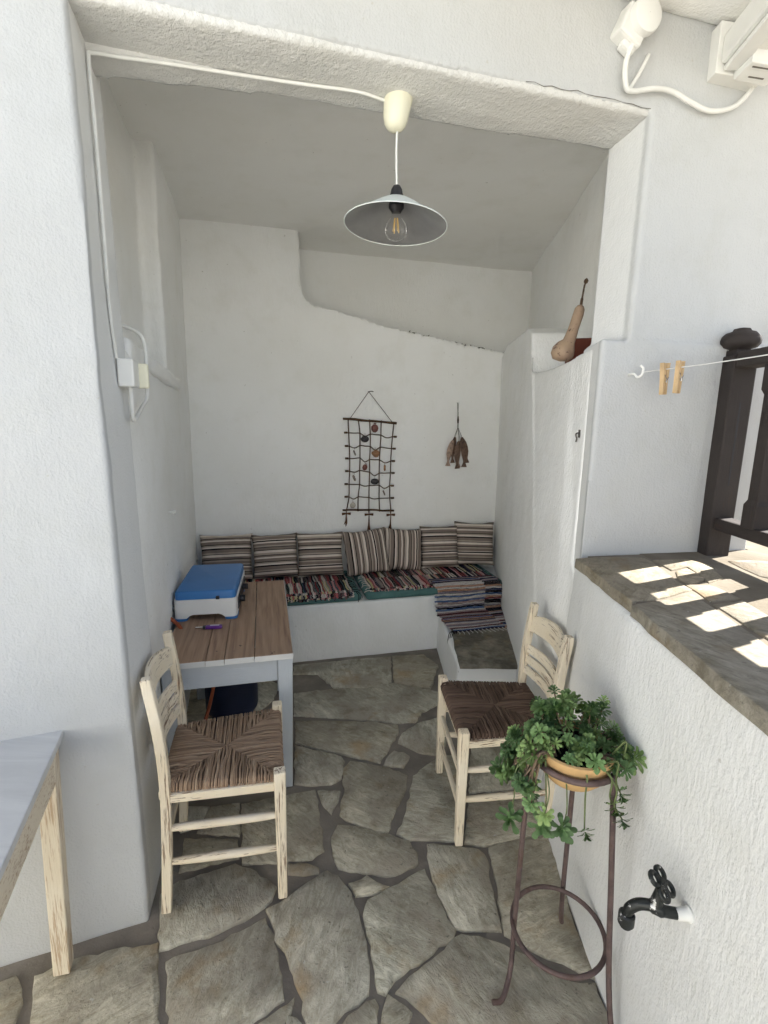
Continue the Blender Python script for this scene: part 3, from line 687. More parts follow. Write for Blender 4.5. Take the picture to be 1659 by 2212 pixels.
land = finish('landing', (lambda b: (prism(b, [(0.98, -2.2), (7.5, -2.2), (7.5, 9), (1.46, 9), (1.46, 1.9), (0.98, 1.82)], -0.1, 1.1115), b)[1])(bm_new()), 'landing_mortar', kind='structure')
tr = COPING + [[(0.6, -2.2), (0.86, -2.2), (0.86, 0.9), (0.6, 0.7)], [(0.66, 1.76), (1.45, 1.88), (1.45, 2.4), (0.7, 2.4)]]
seeds, blocked = fill_seeds((0.86, 0.0, 3.6, 5.5), 0.36, tr, 0.10, rs)
for p in voronoi(seeds, blocked, (0.86, -0.2, 3.8, 5.7), 0.012):
    if min(q[0] for q in p) < 1.50 and max(q[1] for q in p) > 1.86: continue
    stone(p, 1.070, 0.047 + rs.uniform(-.003, .003), land, 'coping_stone', rs, 'paving_stone', 0.006, 0.07, 0.004)

# ---- unseen white walls added to bounce sun into the alcove
bm = bm_new(); prism(bm, [(-4.5, -5.0), (6.5, -5.0), (6.5, -4.6), (-4.5, -4.6)], -0.1, 3.4)
single('bounce_wall', bm, 'plaster', 'unseen white wall added behind the viewer to bounce sunlight', 'wall', (0, -4.8, 0), bev=0.03)
bm = bm_new(); prism(bm, [(-4.5, -4.59), (-4.1, -4.59), (-4.1, 0.6), (-4.5, 0.6)], -0.1, 2.9)  # added out of view to send sunlight towards the right-hand walls
single('side_bounce_wall', bm, 'plaster', 'unseen white wall added on the left to bounce sunlight', 'wall', (-4.3, -2, 0), bev=0.03)
# ---- neighbouring house seen through the railing
nb = root('neighbour_house', 'pale blue painted house wall beyond the dark railing', 'house', (4.3, 5.6, 1.08))
bm = bm_new(); prism(bm, [(2.2, 5.2), (7, 5.2), (7, 5.6), (2.2, 5.6)], 1.05, 4.6); finish('wall', bm, 'paint_blue', nb)
bm = bm_new(); prism(bm, [(2.2, 4.7), (7, 4.7), (7, 5.19), (2.2, 5.19)], 1.05, 1.36); finish('plinth', bm, 'plaster', nb, bev=0.02)

# ---- built-in bench and the low step block
ben = root('masonry_bench', 'white plastered bench built along the back wall of the alcove', 'bench', (-0.1, 3.4, 0))
B0 = V(-0.567, 3.012, 0)
def bf(s, t, z): return B0 + E1 * s + N1 * t + V(0, 0, z)
bm = bm_new(); hexa(bm, [bf(-1.0, 0.015, -.1), bf(1.8, -0.01, -.1), bf(1.8, .7, -.1), bf(-1.0, .7, -.1)], [bf(-1.0, 0.0, .398), bf(1.8, 0.0, .398), bf(1.8, .7, .398), bf(-1.0, .7, .398)])
plastered(finish('bench_block', bm, 'plaster_brushed', ben), 0.015, 4, 0.016, 0.3)
stp = root('step_block', 'low white plastered block with a dark stone slab in the corner', 'step', (0.62, 2.9, 0))
bm = bm_new(); hexa(bm, [V(.405, 2.505, -.1), V(.95, 2.52, -.1), V(1.0, 3.4, -.1), V(.385, 3.35, -.1)], [V(.425, 2.51, .262), V(.95, 2.52, .262), V(1.0, 3.4, .262), V(.395, 3.35, .262)])
plastered(finish('step_body', bm, 'plaster', stp), 0.014, 3, 0.012, 0.3)
o = stone([(0.432, 2.492), (0.90, 2.50), (0.93, 3.19), (0.455, 3.19)], 0.258, 0.022, stp, 'slab_stone', rs, 'stone_slab', 0.005, 0.07, 0.003)

# ================================================================== THINGS
# ---- dark timber railing on the landing
rail = root('railing', 'dark brown timber railing with a round-topped post beside the white pillar', 'railing', (1.27, 0.9, 1.1))
GX = 1.27
bm = bm_new(); hexa(bm, [V(1.226, 1.80, 1.10), V(1.312, 1.80, 1.10), V(1.312, 1.885, 1.10), V(1.226, 1.885, 1.10)], [V(1.226, 1.80, 1.845), V(1.312, 1.80, 1.845), V(1.312, 1.885, 1.845), V(1.226, 1.885, 1.845)])
pst = finish('post', bm, 'dark_wood_z', rail, bev=0.006)
bm = bm_new(); box(bm, (1.269, 1.8425, 1.853), (.066, .066, .022)); lathe(bm, [(.030, 1.862), (.034, 1.868), (.052, 1.874), (.062, 1.886), (.064, 1.898), (.060, 1.912), (.048, 1.924), (.030, 1.930), (.026, 1.938), (.012, 1.941), (.001, 1.942)], 8, (1.269, 1.8425, 0), Matrix.Rotation(R(22.5), 4, 'Z'))
finish('finial', bm, 'dark_wood_x', pst, smooth=60)
def baluster(y, w, d, top, parent, nm):
    prof = [(1.255, 1.0), (1.335, 1.0), (1.352, 0.80), (1.70, 0.80), (1.717, 1.0), (top, 1.0)]
    bm = bm_new(); rings = []
    for z, k_ in prof:
        a, b = w / 2 * k_, d / 2 * k_
        rings.append([bm.verts.new((GX + sx * a, y + sy * b, z)) for sx, sy in ((-1, -1), (1, -1), (1, 1), (-1, 1))])
    for p_, q_ in zip(rings, rings[1:]):
        for j in range(4): bm.faces.new((p_[j], p_[(j + 1) % 4], q_[(j + 1) % 4], q_[j]))
    bm.faces.new(rings[0][::-1]); bm.faces.new(rings[-1])
    o = finish(nm, bm, 'dark_wood_z', parent, bev=0.003, seg=1)
    bm = bm_new(); hexa(bm, [V(GX - .003, y - d / 2 * .8 - .0006, 1.40), V(GX + .003, y - d / 2 * .8 - .0006, 1.40), V(GX + .003, y - d / 2 * .8 + .004, 1.40), V(GX - .003, y - d / 2 * .8 + .004, 1.40)],
                        [V(GX - .003, y - d / 2 * .8 - .0006, 1.66), V(GX + .003, y - d / 2 * .8 - .0006, 1.66), V(GX + .003, y - d / 2 * .8 + .004, 1.66), V(GX - .003, y - d / 2 * .8 + .004, 1.66)])
    finish('groove', bm, 'black_plastic', o); return o
bm = bm_new(); hexa(bm, [V(GX - .003, 1.7992, 1.38), V(GX + .003, 1.7992, 1.38), V(GX + .003, 1.803, 1.38), V(GX - .003, 1.803, 1.38)], [V(GX - .003, 1.7992, 1.68), V(GX + .003, 1.7992, 1.68), V(GX + .003, 1.803, 1.68), V(GX - .003, 1.803, 1.68)])
finish('groove', bm, 'black_plastic', pst)
for i in range(11): baluster(1.632 - 0.172 * i, 0.075, 0.062, 1.80, rail, 'baluster')
bm = bm_new(); box(bm, (GX, 0.72, 1.826), (.078, 2.16, .056)); finish('top_rail', bm, 'dark_wood_y', rail, bev=0.008)
bm = bm_new(); box(bm, (GX, 0.72, 1.237), (.066, 2.16, .046)); finish('bottom_rail', bm, 'dark_wood_y', rail, bev=0.005)
bm = bm_new(); hexa(bm, [V(1.23, -0.44, 1.08), V(1.31, -0.44, 1.08), V(1.31, -0.36, 1.08), V(1.23, -0.36, 1.08)], [V(1.23, -0.44, 1.86), V(1.31, -0.44, 1.86), V(1.31, -0.36, 1.86), V(1.23, -0.36, 1.86)]); finish('post', bm, 'dark_wood_z', rail, bev=0.005)

# ---- clothes line, hook and pegs
hk = V(0.857, 1.782, 1.77)
bm = bm_new(); sweep(bm, smooth_path([hk + V(0, .05, .0), hk + V(0, -.02, 0), hk + V(.008, -.034, -.012), hk + V(.020, -.040, -.004), hk + V(.022, -.042, .016), hk + V(.012, -.040, .026)]), .0042, 8)
single('wall_hook', bm, 'white_plastic', 'white painted hook in the pillar holding the clothes line', 'hook', hk, smooth=60)
le = V(1.204, 1.40, 1.823) + (V(1.204, 1.40, 1.823) - hk) * 0.16
l0 = hk + V(.021, -.041, .004)
bm = bm_new(); sweep(bm, [l0.lerp(le, i / 12) - V(0, 0, .006 * math.sin(math.pi * i / 12)) for i in range(13)], .0019, 6)
single('clothes_line', bm, 'white_string', 'thin white clothes line stretched from the hook over the railing', 'line', l0, smooth=60)
def peg(t, tilt, label, spread):
    p = l0.lerp(le, t) - V(0, 0, .006 * math.sin(math.pi * t))
    rt = root('clothes_peg', label, 'clothes peg', p, R(28), 'pegs on the clothes line')
    Mx = Matrix.Rotation(tilt, 4, 'Y')
    for sgn in (-1, 1):
        bm = bm_new(); out = [(0.0045, .016), (.0095, .016), (.0095, -.030), (.0080, -.064), (.0040, -.064), (.0015, -.03), (.0012, -.022), (.0030, -.018), (.0012, -.012), (.0016, .004)]
        vs = [Vector((sgn * x + sgn * spread * max(0, (z + .02)) * .5, -.0055, z)) for x, z in out] + [Vector((sgn * x + sgn * spread * max(0, (z + .02)) * .5, .0055, z)) for x, z in out]
        n = len(out); add(bm, vs, [tuple(range(n)), tuple(range(2 * n - 1, n - 1, -1))] + [((i + 1) % n, i, n + i, n + (i + 1) % n) for i in range(n)])
        bm.transform(Mx @ Matrix.Scale(1.28, 4)); finish('prong', bm, 'peg_wood', rt, local=True)
    bm = bm_new(); lathe(bm, [(.0036, -.0075), (.0036, .0075)], 10, (0, 0, -.030), Matrix.Rotation(R(90), 4, 'X'), True, True)
    sweep(bm, [(-.0085, -.007, -.014), (0, -.0075, -.026), (.002, -.0075, -.034)], .0009, 5); sweep(bm, [(.0085, -.007, -.02), (.0, -.0075, -.030)], .0009, 5)
    bm.transform(Mx @ Matrix.Scale(1.28, 4)); finish('spring', bm, 'chrome', rt, local=True, smooth=60)
peg(0.125, R(-3), 'wooden clothes peg next to the hook on the line', 0.25)
peg(0.205, R(2), 'wooden clothes peg clipped farther along the line from the hook', 0.1)

# ---- pendant lamp
lamp = root('pendant_lamp', 'shallow enamel pendant lamp hanging from the lintel', 'lamp', (0.02, 1.675, 2.0))
LX, LY = 0.017, 1.700
bm = bm_new(); Mt = Matrix.Rotation(R(7), 4, 'Y')
lathe(bm, [(.0435, .050), (.0445, .046), (.0415, .02), (.0375, -.014), (.031, -.032), (.022, -.042), (.008, -.047), (.001, -.0475)], 28, (LX, LY, 2.518), Mt); finish('ceiling_rose', bm, 'cream_plastic', lamp, smooth=60)
bm = bm_new(); sweep(bm, smooth_path([(LX + .004, LY, 2.478), (LX + .003, LY, 2.41), (LX + .006, LY, 2.31)]), .0032, 8); finish('cord', bm, 'white_plastic', lamp, smooth=60)
LC = V(LX + .006, LY, .010)
bm = bm_new(); lathe(bm, [(.004, 2.312), (.011, 2.310), (.017, 2.300), (.0195, 2.288), (.0215, 2.284), (.0215, 2.262), (.024, 2.258), (.024, 2.246), (.017, 2.238), (.014, 2.232)], 20, LC, None, False, True); finish('socket', bm, 'black_plastic', lamp, smooth=50)
shp = [(.022, 2.270), (.036, 2.2695), (.05, 2.265), (.072, 2.252), (.10, 2.233), (.128, 2.214), (.150, 2.202), (.161, 2.199), (.163, 2.196)]
Ms = Matrix.Rotation(R(2.5), 4, 'Y') @ Matrix.Rotation(R(-2), 4, 'X')
sh0 = V(0, 0, 2.23)
def shade(prof, nm, mat, par):
    bm = bm_new(); lathe(bm, [(r_, z - 2.23) for r_, z in prof], 56, LC + sh0, Ms)
    return finish(nm, bm, mat, par, smooth=70, recalc=False)
shd = shade(shp, 'shade', 'enamel', lamp)
shade([(r_ - .0006, z - .0022) for r_, z in shp[:-1]] + [(.163, 2.1955)], 'shade_lining', 'dusty_aluminium', shd)
bm = bm_new(); lathe(bm, [(.012, .046), (.0135, .034), (.021, .021), (.030, .008), (.0345, -.007), (.0330, -.021), (.0255, -.032), (.013, -.0385), (.001, -.0395)], 28, LC + V(0, 0, 2.192)); 
bmr = bm_new(); sweep(bmr, [LC + sh0 + Ms @ V(.163 * math.cos(i * math.pi / 28), .163 * math.sin(i * math.pi / 28), -.0345) for i in range(56)], .0016, 6, closed=True); finish('rim', bmr, 'enamel', shd, smooth=70)
blb = finish('bulb', bm, 'bulb_glass', lamp, smooth=70)
bm = bm_new()
for i in range(4):
    a = i * 1.57 + .5; sweep(bm, [LC + V(math.cos(a) * .004, math.sin(a) * .004, 2.214), LC + V(math.cos(a) * .009, math.sin(a) * .009, 2.178)], .0011, 6)
finish('filament', bm, 'gold_wire', blb)

# ---- lamp cable, junction box and loop of cable on the left
bm = bm_new()
cpath = [(-.797, 1.502, 1.765), (-.786, 1.468, 1.90), (-.777, 1.452, 2.10), (-.776, 1.450, 2.35), (-.782, 1.458, 2.500), (-.775, 1.465, 2.520), (-.72, 1.487, 2.526), (-.60, 1.521, 2.533), (-.445, 1.567, 2.540), (-.25, 1.617, 2.546), (-.10, 1.652, 2.550), (-.02, 1.690, 2.550)]
sweep(bm, smooth_path(cpath, 5), .0052, 8); single('lamp_cable', bm, 'painted_cable', 'white painted cable clipped along the lintel up to the lamp', 'cable', cpath[0], smooth=60)
jb = root('switch_box', 'white surface switch box on the left reveal at the end of the cable', 'switch box', (-.80, 1.54, 1.66))
Mj = Matrix.Rotation(math.atan2(0.281, 1) , 4, 'Z')
bm = bm_new(); box(bm, (-.787, 1.545, 1.725), (.045, .080, .082), Mj); bd = finish('box_body', bm, 'white_plastic', jb, bev=0.005)
bm = bm_new(); box(bm, (-.772, 1.596, 1.722), (.042, .020, .076), Mj); finish('rocker', bm, 'cream_plastic', bd, bev=0.006)
bm = bm_new(); lp = [(-.797, 1.54, 1.69), (-.800, 1.545, 1.62), (-.806, 1.56, 1.588), (-.818, 1.60, 1.590), (-.838, 1.69, 1.63), (-.846, 1.745, 1.665), (-.842, 1.745, 1.74), (-.845, 1.755, 1.82), (-.855, 1.75, 1.868), (-.875, 1.70, 1.886), (-.89, 1.64, 1.885)]
sweep(bm, smooth_path([Vector(p) + V(.016, 0, 0) for p in lp], 6), .0068, 8); single('loop_cable', bm, 'painted_cable', 'thick white cable looping out of the switch box', 'cable', lp[0], smooth=60)
bm = bm_new(); lathe(bm, [(.004, 0), (.0045, .022), (.010, .024), (.010, .030), (.001, .031)], 12, (-.990, 2.21, 1.165), Matrix.Rotation(R(90), 4, 'Y') @ Matrix.Rotation(R(-10), 4, 'X'), True); single('wall_peg', bm, 'white_plastic', 'small white peg on the left wall above the stove', 'peg', (-.985, 2.21, 1.165), smooth=50)
bm = bm_new(); p = V(rw(1.93, 1.55) + .004, 1.93, 1.55); sweep(bm, smooth_path([p + V(.01, 0, .010), p + V(-.014, 0, .010), p + V(-.02, 0, .004), p + V(-.016, -.001, -.012), p + V(-.018, 0, -.024)]), [.003] * 4 * 6 + [.003], 8); box(bm, p + V(-.003, 0, .008), (.012, .014, .03)); single('cup_hook', bm, 'wire', 'small dark cup hook screwed into the right wall', 'hook', p, smooth=50)

# ---- wiring and junction box above the lintel on the right
jr = root('junction_box', 'round white painted junction box high on the facade', 'junction box', (0.74, 1.75, 2.78))
Mf = Matrix.Rotation(R(16.7), 4, 'Z') @ Matrix.Rotation(R(90), 4, 'X')
bm = bm_new(); lathe(bm, [(.001, .062), (.040, .062), (.047, .058), (.049, .050), (.049, .036)], 28, (.748, 1.766, 2.802), Mf); finish('cover', bm, 'white_plastic', jr, smooth=40)
bm = bm_new(); Mq = Matrix.Rotation(R(16.7), 4, 'Z') @ Matrix.Rotation(R(24), 4, 'Y'); box(bm, (.728, 1.752, 2.785), (.088, .060, .092), Mq); box(bm, (.690, 1.752, 2.770), (.022, .03, .03), Mq); box(bm, (.722, 1.748, 2.735), (.05, .03, .03), Mq); finish('box_body', bm, 'painted_cable', jr, bev=0.008)
bm = bm_new(); cp = [(.738, 1.742, 2.75), (.722, 1.748, 2.69), (.732, 1.752, 2.630), (.76, 1.760, 2.622), (.83, 1.776, 2.640), (.90, 1.795, 2.643), (.97, 1.81, 2.622), (1.05, 1.833, 2.612), (1.14, 1.858, 2.64), (1.20, 1.875, 2.70), (1.235, 1.885, 2.775)]
sweep(bm, smooth_path([Vector(p) + V(0, -.006, 0) for p in cp], 6), .0078, 8); single('facade_cable', bm, 'painted_cable', 'white cable drooping from the round junction box to the awning bracket', 'cable', cp[0], smooth=60)
bm = bm_new(); sweep(bm, smooth_path([(.742, 1.752, 2.622), (.775, 1.762, 2.675), (.803, 1.772, 2.730), (.806, 1.79, 2.735)], 5), .0055, 8); single('cable_stub', bm, 'painted_cable', 'short white cable branching up into a hole in the facade', 'cable', (.742, 1.76, 2.62), smooth=60)

# ---- awning cassette under the slab
aw = root('awning_cassette', 'white metal awning case running out from the facade under the slab', 'awning', (1.1, 1.2, 2.7))
ad = V(-.10, -1, 0).normalized(); ax = V(1, -.10, 0)
a0 = V(1.105, 1.80, 2.770)
bm = bm_new(); bar(bm, a0, a0 + ad * 2.1, .115, .085, (1, -.1, 0)); finish('case', bm, 'white_plastic', aw, bev=0.012)
bm = bm_new(); bar(bm, a0 + V(-.02, 0.0, -.052), a0 + V(-.02, 0, -.052) + ad * 2.1, .05, .016, (1, -.1, 0)); finish('front_rail', bm, 'white_plastic', aw, bev=0.004)
bm = bm_new(); hexa(bm, [V(1.035, 1.80, 2.705), V(1.215, 1.835, 2.705), V(1.215, 1.93, 2.705), V(1.035, 1.90, 2.705)], [V(1.035, 1.80, 2.85), V(1.215, 1.83, 2.85), V(1.215, 1.93, 2.85), V(1.035, 1.90, 2.85)])
hexa(bm, [V(1.10, 1.725, 2.690), V(1.225, 1.75, 2.690), V(1.225, 1.84, 2.690), V(1.10, 1.81, 2.690)], [V(1.10, 1.725, 2.745), V(1.225, 1.75, 2.745), V(1.225, 1.84, 2.745), V(1.10, 1.81, 2.745)])
br = finish('bracket', bm, 'white_plastic', aw, bev=0.003)
for q0, q1 in (((1.115, 1.745, 2.6895), (1.205, 1.76, 2.6895)), ((1.135, 1.79, 2.6895), (1.19, 1.80, 2.6895)), ((1.06, 1.7995, 2.77), (1.066, 1.7995, 2.79))):
    bm = bm_new(); bar(bm, q0, q1, .004, .003); finish('slot', bm, 'crack_dark', br)

# ---- grey painted table against the left wall
TA = math.atan2(0.24, 0.971)                                  # table yaw
tab = root('wooden_table', 'grey painted table with a bare brown plank top against the left wall', 'table', (-0.367, 1.885, 0), TA)
# local frame: x to the right (0 = right edge), y away from the viewer; width 0.515, length 0.95
TW, TL, TH = 0.515, 0.95, 0.645
rt_ = random.Random(3); xs = [0, -.155, -.272, -.345, -.515]
for a, b in zip(xs, xs[1:]):
    bm = bm_new(); x0, x1 = b + .0012, a - .0012
    e0 = rt_.uniform(-.004, .003)
    hexa(bm, [V(x0, e0, TH - .026), V(x1, e0, TH - .026), V(x1, TL, TH - .026), V(x0, TL, TH - .026)], [V(x0, e0, TH), V(x1, e0, TH), V(x1, TL, TH), V(x0, TL, TH)])
    o = finish('plank', bm, 'table_wood', tab, local=True, bev=0.0015, seg=1)
    bm = bm_new(); hexa(bm, [V(x0, e0 - .0025, TH - .025), V(x1, e0 - .0025, TH - .025), V(x1, e0 - .0002, TH - .025), V(x0, e0 - .0002, TH - .025)], [V(x0, e0 - .0025, TH - .002), V(x1, e0 - .0025, TH - .002), V(x1, e0 - .0002, TH - .002), V(x0, e0 - .0002, TH - .002)])
    finish('painted_edge', bm, 'white_edge_x', o, local=True)
bm = bm_new(); box(bm, (.0014, TL / 2, TH - .013), (.0024, TL - .004, .022)); finish('painted_edge', bm, 'white_edge_y', tab, local=True)
for lx, ly in ((-.033, .034), (-.033, TL - .12), (-TW + .034, .034), (-TW + .034, TL - .12)):
    bm = bm_new(); h0, h1 = .021, .031; sx = 1
    hexa(bm, [V(lx - h0, ly - h0, .004), V(lx + h0, ly - h0, .004), V(lx + h0, ly + h0, .004), V(lx - h0, ly + h0, .004)], [V(lx - h1, ly - h1, TH - .0265), V(lx + h1, ly - h1, TH - .0265), V(lx + h1, ly + h1, TH - .0265), V(lx - h1, ly + h1, TH - .0265)])
    finish('leg', bm, 'grey_paint_z', tab, local=True, bev=0.002, seg=1)
for (c, s, m) in (((-TW / 2, .025, TH - .077), (TW - .13, .018, .10), 'x'), ((-TW / 2, TL - .125, TH - .077), (TW - .13, .018, .10), 'x'), ((-.026, TL / 2 - .045, TH - .077), (.018, TL - .22, .10), 'y'), ((-TW + .026, TL / 2 - .045, TH - .077), (.018, TL - .22, .10), 'y')):
    bm = bm_new(); box(bm, c, s); finish('apron', bm, 'grey_paint_' + m, tab, local=True, bev=0.0015, seg=1)

# ---- portable gas stove with blue lid
tm = Matrix.Translation((-0.367, 1.885, 0)) @ Matrix.Rotation(TA, 4, 'Z')
SA = TA - R(3)
stv = root('gas_stove', 'white two-burner gas stove with closed blue lid on the table', 'stove', (-0.700, 2.225, TH), SA)
SW, SD = .285, .46          # local: x from -SW to 0, y 0..SD
def fnprof(h0, h1): return [(-SW, h0), (-SW + .055, h0), (-SW + .068, h0 + .012), (-SW + .085, h0 + .018), (-.085, h0 + .018), (-.068, h0 + .012), (-.055, h0), (0, h0), (0, h1), (-SW, h1)]
bm = bm_new(); pr = fnprof(.012, .104); n = len(pr)
add(bm, [V(x, 0, z) for x, z in pr] + [V(x, SD, z) for x, z in pr], [tuple(range(n)), tuple(range(2 * n - 1, n - 1, -1))] + [((i + 1) % n, i, n + i, n + (i + 1) % n) for i in range(n)])
es = [e for e in bm.edges if abs(e.verts[0].co.y - e.verts[1].co.y) < 1e-6 and abs(e.verts[0].co.x - e.verts[1].co.x) < 1e-6 and abs(e.verts[0].co.z - e.verts[1].co.z) > .05]
bmesh.ops.bevel(bm, geom=es, offset=.022, segments=5, affect='EDGES', profile=.5)
finish('body', bm, 'white_plastic', stv, local=True, smooth=35)
for x0, x1 in ((-SW, -SW + .056), (-.056, 0)):
    for y0, y1 in ((0, .09), (SD - .09, SD)):
        bm = bm_new(); box(bm, ((x0 + x1) / 2, (y0 + y1) / 2, .006), (x1 - x0 + .003, y1 - y0 + .003, .012)); bev = [e for e in bm.edges if abs(e.verts[0].co.z - e.verts[1].co.z) > .005]
        bmesh.ops.bevel(bm, geom=bev, offset=.018, segments=4, affect='EDGES', profile=.5); finish('foot', bm, 'blue_plastic', stv, local=True, smooth=35)
bm = bm_new(); box(bm, (-SW / 2, SD / 2, .1245), (SW - .008, SD - .008, .040)); es = [e for e in bm.edges if abs(e.verts[0].co.z - e.verts[1].co.z) > .005]
bmesh.ops.bevel(bm, geom=es, offset=.022, segments=4, affect='EDGES', profile=.5)
es = [e for e in bm.edges if e.verts[0].co.z > .142 and e.verts[1].co.z > .142 and e.calc_face_angle(0) > .5]; bmesh.ops.bevel(bm, geom=es, offset=.012, segments=3, affect='EDGES', profile=.5)
lid = finish('lid', bm, 'blue_plastic', stv, local=True, smooth=35)
bm = bm_new(); box(bm, (-.085, -.001, .111), (.016, .012, .015)); finish('latch', bm, 'black_plastic', lid, local=True, bev=.002)
bm = bm_new(); box(bm, (.0015, SD / 2, .055), (.005, SD - .12, .06)); finish('side_panel', bm, 'black_plastic', stv, local=True, bev=.002)
for y in (.13, .31):
    bm = bm_new(); lathe(bm, [(.017, .0), (.016, .018), (.013, .020), (.001, .020)], 16, (.004, y, .055), Matrix.Rotation(R(90), 4, 'Y'), True); box(bm, (.022, y, .055), (.012, .006, .030)); finish('knob', bm, 'black_plastic', stv, local=True, smooth=40)
bm = bm_new(); sweep(bm, [(-SW - .0, .05, .05), (-SW - .03, .045, .05)], .006, 10); box(bm, (-SW - .012, .048, .05), (.008, .018, .018)); finish('gas_inlet', bm, 'chrome', stv, local=True, smooth=40)
sm = Matrix.Translation((-0.700, 2.225, TH)) @ Matrix.Rotation(SA, 4, 'Z'); hp0 = sm @ V(-SW - .028, .045, .05)
bm = bm_new(); sweep(bm, smooth_path([hp0, hp0 + V(-.012, -.03, -.012), V(-.918, 2.10, .64), V(-.908, 2.02, .56), V(-.895, 1.95, .45), V(-.882, 1.93, .32), V(-.873, 2.0, .20), V(-.864, 2.12, .12), V(-.85, 2.22, .20), V(-.83, 2.33, .40), V(-.82, 2.38, .44)], 6), .0085, 10)
single('gas_hose', bm, 'orange_rubber', 'orange rubber gas hose running from the stove down behind the table', 'hose', hp0, smooth=60)
cyl = root('gas_cylinder', 'dark blue gas cylinder standing in the shade under the table', 'gas cylinder', (-.80, 2.40, 0.012))
bm = bm_new(); lathe(bm, [(.100, 0), (.108, .005), (.108, .03), (.118, .04), (.132, .055), (.135, .07), (.135, .33), (.130, .36), (.110, .39), (.07, .41), (.03, .418)], 32, (-.80, 2.40, .017), None, True, True); cb = finish('tank', bm, 'navy_metal', cyl, smooth=40)
bm = bm_new(); lathe(bm, [(.028, .418), (.024, .43), (.022, .455), (.012, .46)], 16, (-.80, 2.40, .017), None, False, True); finish('valve', bm, 'black_plastic', cyl, smooth=40)
lgt = root('lighter', 'purple gas lighter lying on the table in front of the stove', 'lighter', (-.80, 2.10, TH + .009), R(9))
bm = bm_new(); box(bm, (.030, 0, 0), (.072, .020, .016)); bd = finish('handle', bm, 'purple_plastic', lgt, local=True, bev=.004)
bm = bm_new(); box(bm, (.034, -.0005, .0085), (.040, .010, .0016)); finish('sticker', bm, 'label_white', bd, local=True)
bm = bm_new(); box(bm, (-.012, 0, 0), (.012, .016, .013)); finish('trigger', bm, 'black_plastic', lgt, local=True, bev=.002)
bm = bm_new(); sweep(bm, [(-.018, 0, 0), (-.050, 0, 0)], .004, 10); finish('nozzle', bm, 'chrome', lgt, local=True, smooth=40)

# ---- seat pads on the bench
def pad(s0, s1, label, name='seat_pad'):
    bm = bm_new(); hexa(bm, [bf(s0, -.012, .400), bf(s1, -.012, .400), bf(s1, .50, .400), bf(s0, .50, .400)], [bf(s0, -.012, .466), bf(s1, -.012, .466), bf(s1, .50, .466), bf(s0, .50, .466)])
    bevel(bm, .026, 4)
    c = bf((s0 + s1) / 2, .24, .400)
    return single(name, bm, 'teal_cloth', label, 'seat pad', c, 'teal seat pads on the bench', smooth=60)
pad(-.66, .44, 'teal seat pad on the bench nearer the table')
pad(.47, 1.50, 'teal seat pad on the bench beside the right wall')

# ---- rag rugs: every woven strip is a rounded ridge
def rug(name, label, mat, path, length, along, origin, strip=.0112, across=False, seed=0, fringe=None):
    """path: cross-section points (Vector) from back to front; strips run along the path and repeat sideways (across=False)
    or run sideways and repeat down the path (across=True)."""
    q = random.Random(seed); bm = bm_new(); l1 = bm.verts.layers.float.new('strip'); l2 = bm.verts.layers.float.new('along')
    P = smooth_path(path, 6)
    if not across:
        n = int(length / strip); s = 0.0
        for i in range(n):
            w = strip * q.uniform(.65, 1.35); a0, a1 = s, s + w; s += w
            bend = q.uniform(-.003, .003); ex = q.uniform(-.010, .012)
            Q = list(P); Q[-1] = Q[-1] + (P[-1] - P[-2]).normalized() * ex
            rows = []
            for j, p in enumerate(Q):
                sh = bend * math.sin(j / len(Q) * 4) + .003 * math.sin(j * 1.3 + i)
                t = (Q[min(j + 1, len(Q) - 1)] - Q[max(j - 1, 0)]).normalized(); nr = along.cross(t).normalized()
                if nr.z < -0.2: nr = -nr
                hgt = .0045 * q.uniform(.6, 1.2)
                row = []
                for u, h in ((.02, -.002), (.2, .7), (.5, 1.0), (.8, .7), (.98, -.002)):
                    v = bm.verts.new(p + along * (a0 + w * u + sh) + nr * (hgt * h if h > 0 else -.003)); v[l1] = i + seed * 100; v[l2] = j * .35; row.append(v)
                rows.append(row)
            for a, b in zip(rows, rows[1:]):
                for kx in range(4): bm.faces.new((a[kx], a[kx + 1], b[kx + 1], b[kx]))
    else:
        L = [0.0]
        for a, b in zip(P, P[1:]): L.append(L[-1] + (b - a).length)
        def at(d):
            for i in range(len(P) - 1):
                if d <= L[i + 1]: return P[i].lerp(P[i + 1], (d - L[i]) / max(1e-6, L[i + 1] - L[i])), (P[i + 1] - P[i]).normalized()
            return P[-1], (P[-1] - P[-2]).normalized()
        d = 0.0; i = 0
        while d < L[-1] - strip:
            w = strip * q.uniform(.7, 1.3); e0 = q.uniform(-.012, .012); e1 = q.uniform(-.012, .012); ph = q.uniform(0, 6)
            NX = 22; rows = []
            for kx in range(NX + 1):
                f_ = kx / NX; s = e0 + (length + e1 - e0) * f_; row = []
                wob = .0035 * math.sin(f_ * 9 + d * 20) + .0015 * math.sin(f_ * 40 + ph)
                for u, h in ((.02, -.5), (.2, .7), (.5, 1.0), (.8, .7), (.98, -.5)):
                    p, t = at(min(L[-1], max(0, d + w * u + wob))); nr = along.cross(t).normalized()
                    if nr.z < 0 or (abs(nr.z) < .3 and nr.y > 0): nr = -nr
                    v = bm.verts.new(p + along * s + nr * (.0055 * h)); v[l1] = i + seed * 100; v[l2] = f_ * 3; row.append(v)
                rows.append(row)
            for a, b in zip(rows, rows[1:]):
                for kx in range(4): bm.faces.new((a[kx], a[kx + 1], b[kx + 1], b[kx]))
            d += w; i += 1
    rt = root(name, label, 'rug', origin)
    finish('weave', bm, mat, rt, smooth=70, recalc=False)
    for (pts, m_) in (fringe or []):
        bm = bm_new()
        for pp in pts: sweep(bm, smooth_path(pp, 4), .0026, 5)
        finish('fringe', bm, m_, rt, smooth=70, kind='stuff')
qf = random.Random(9)
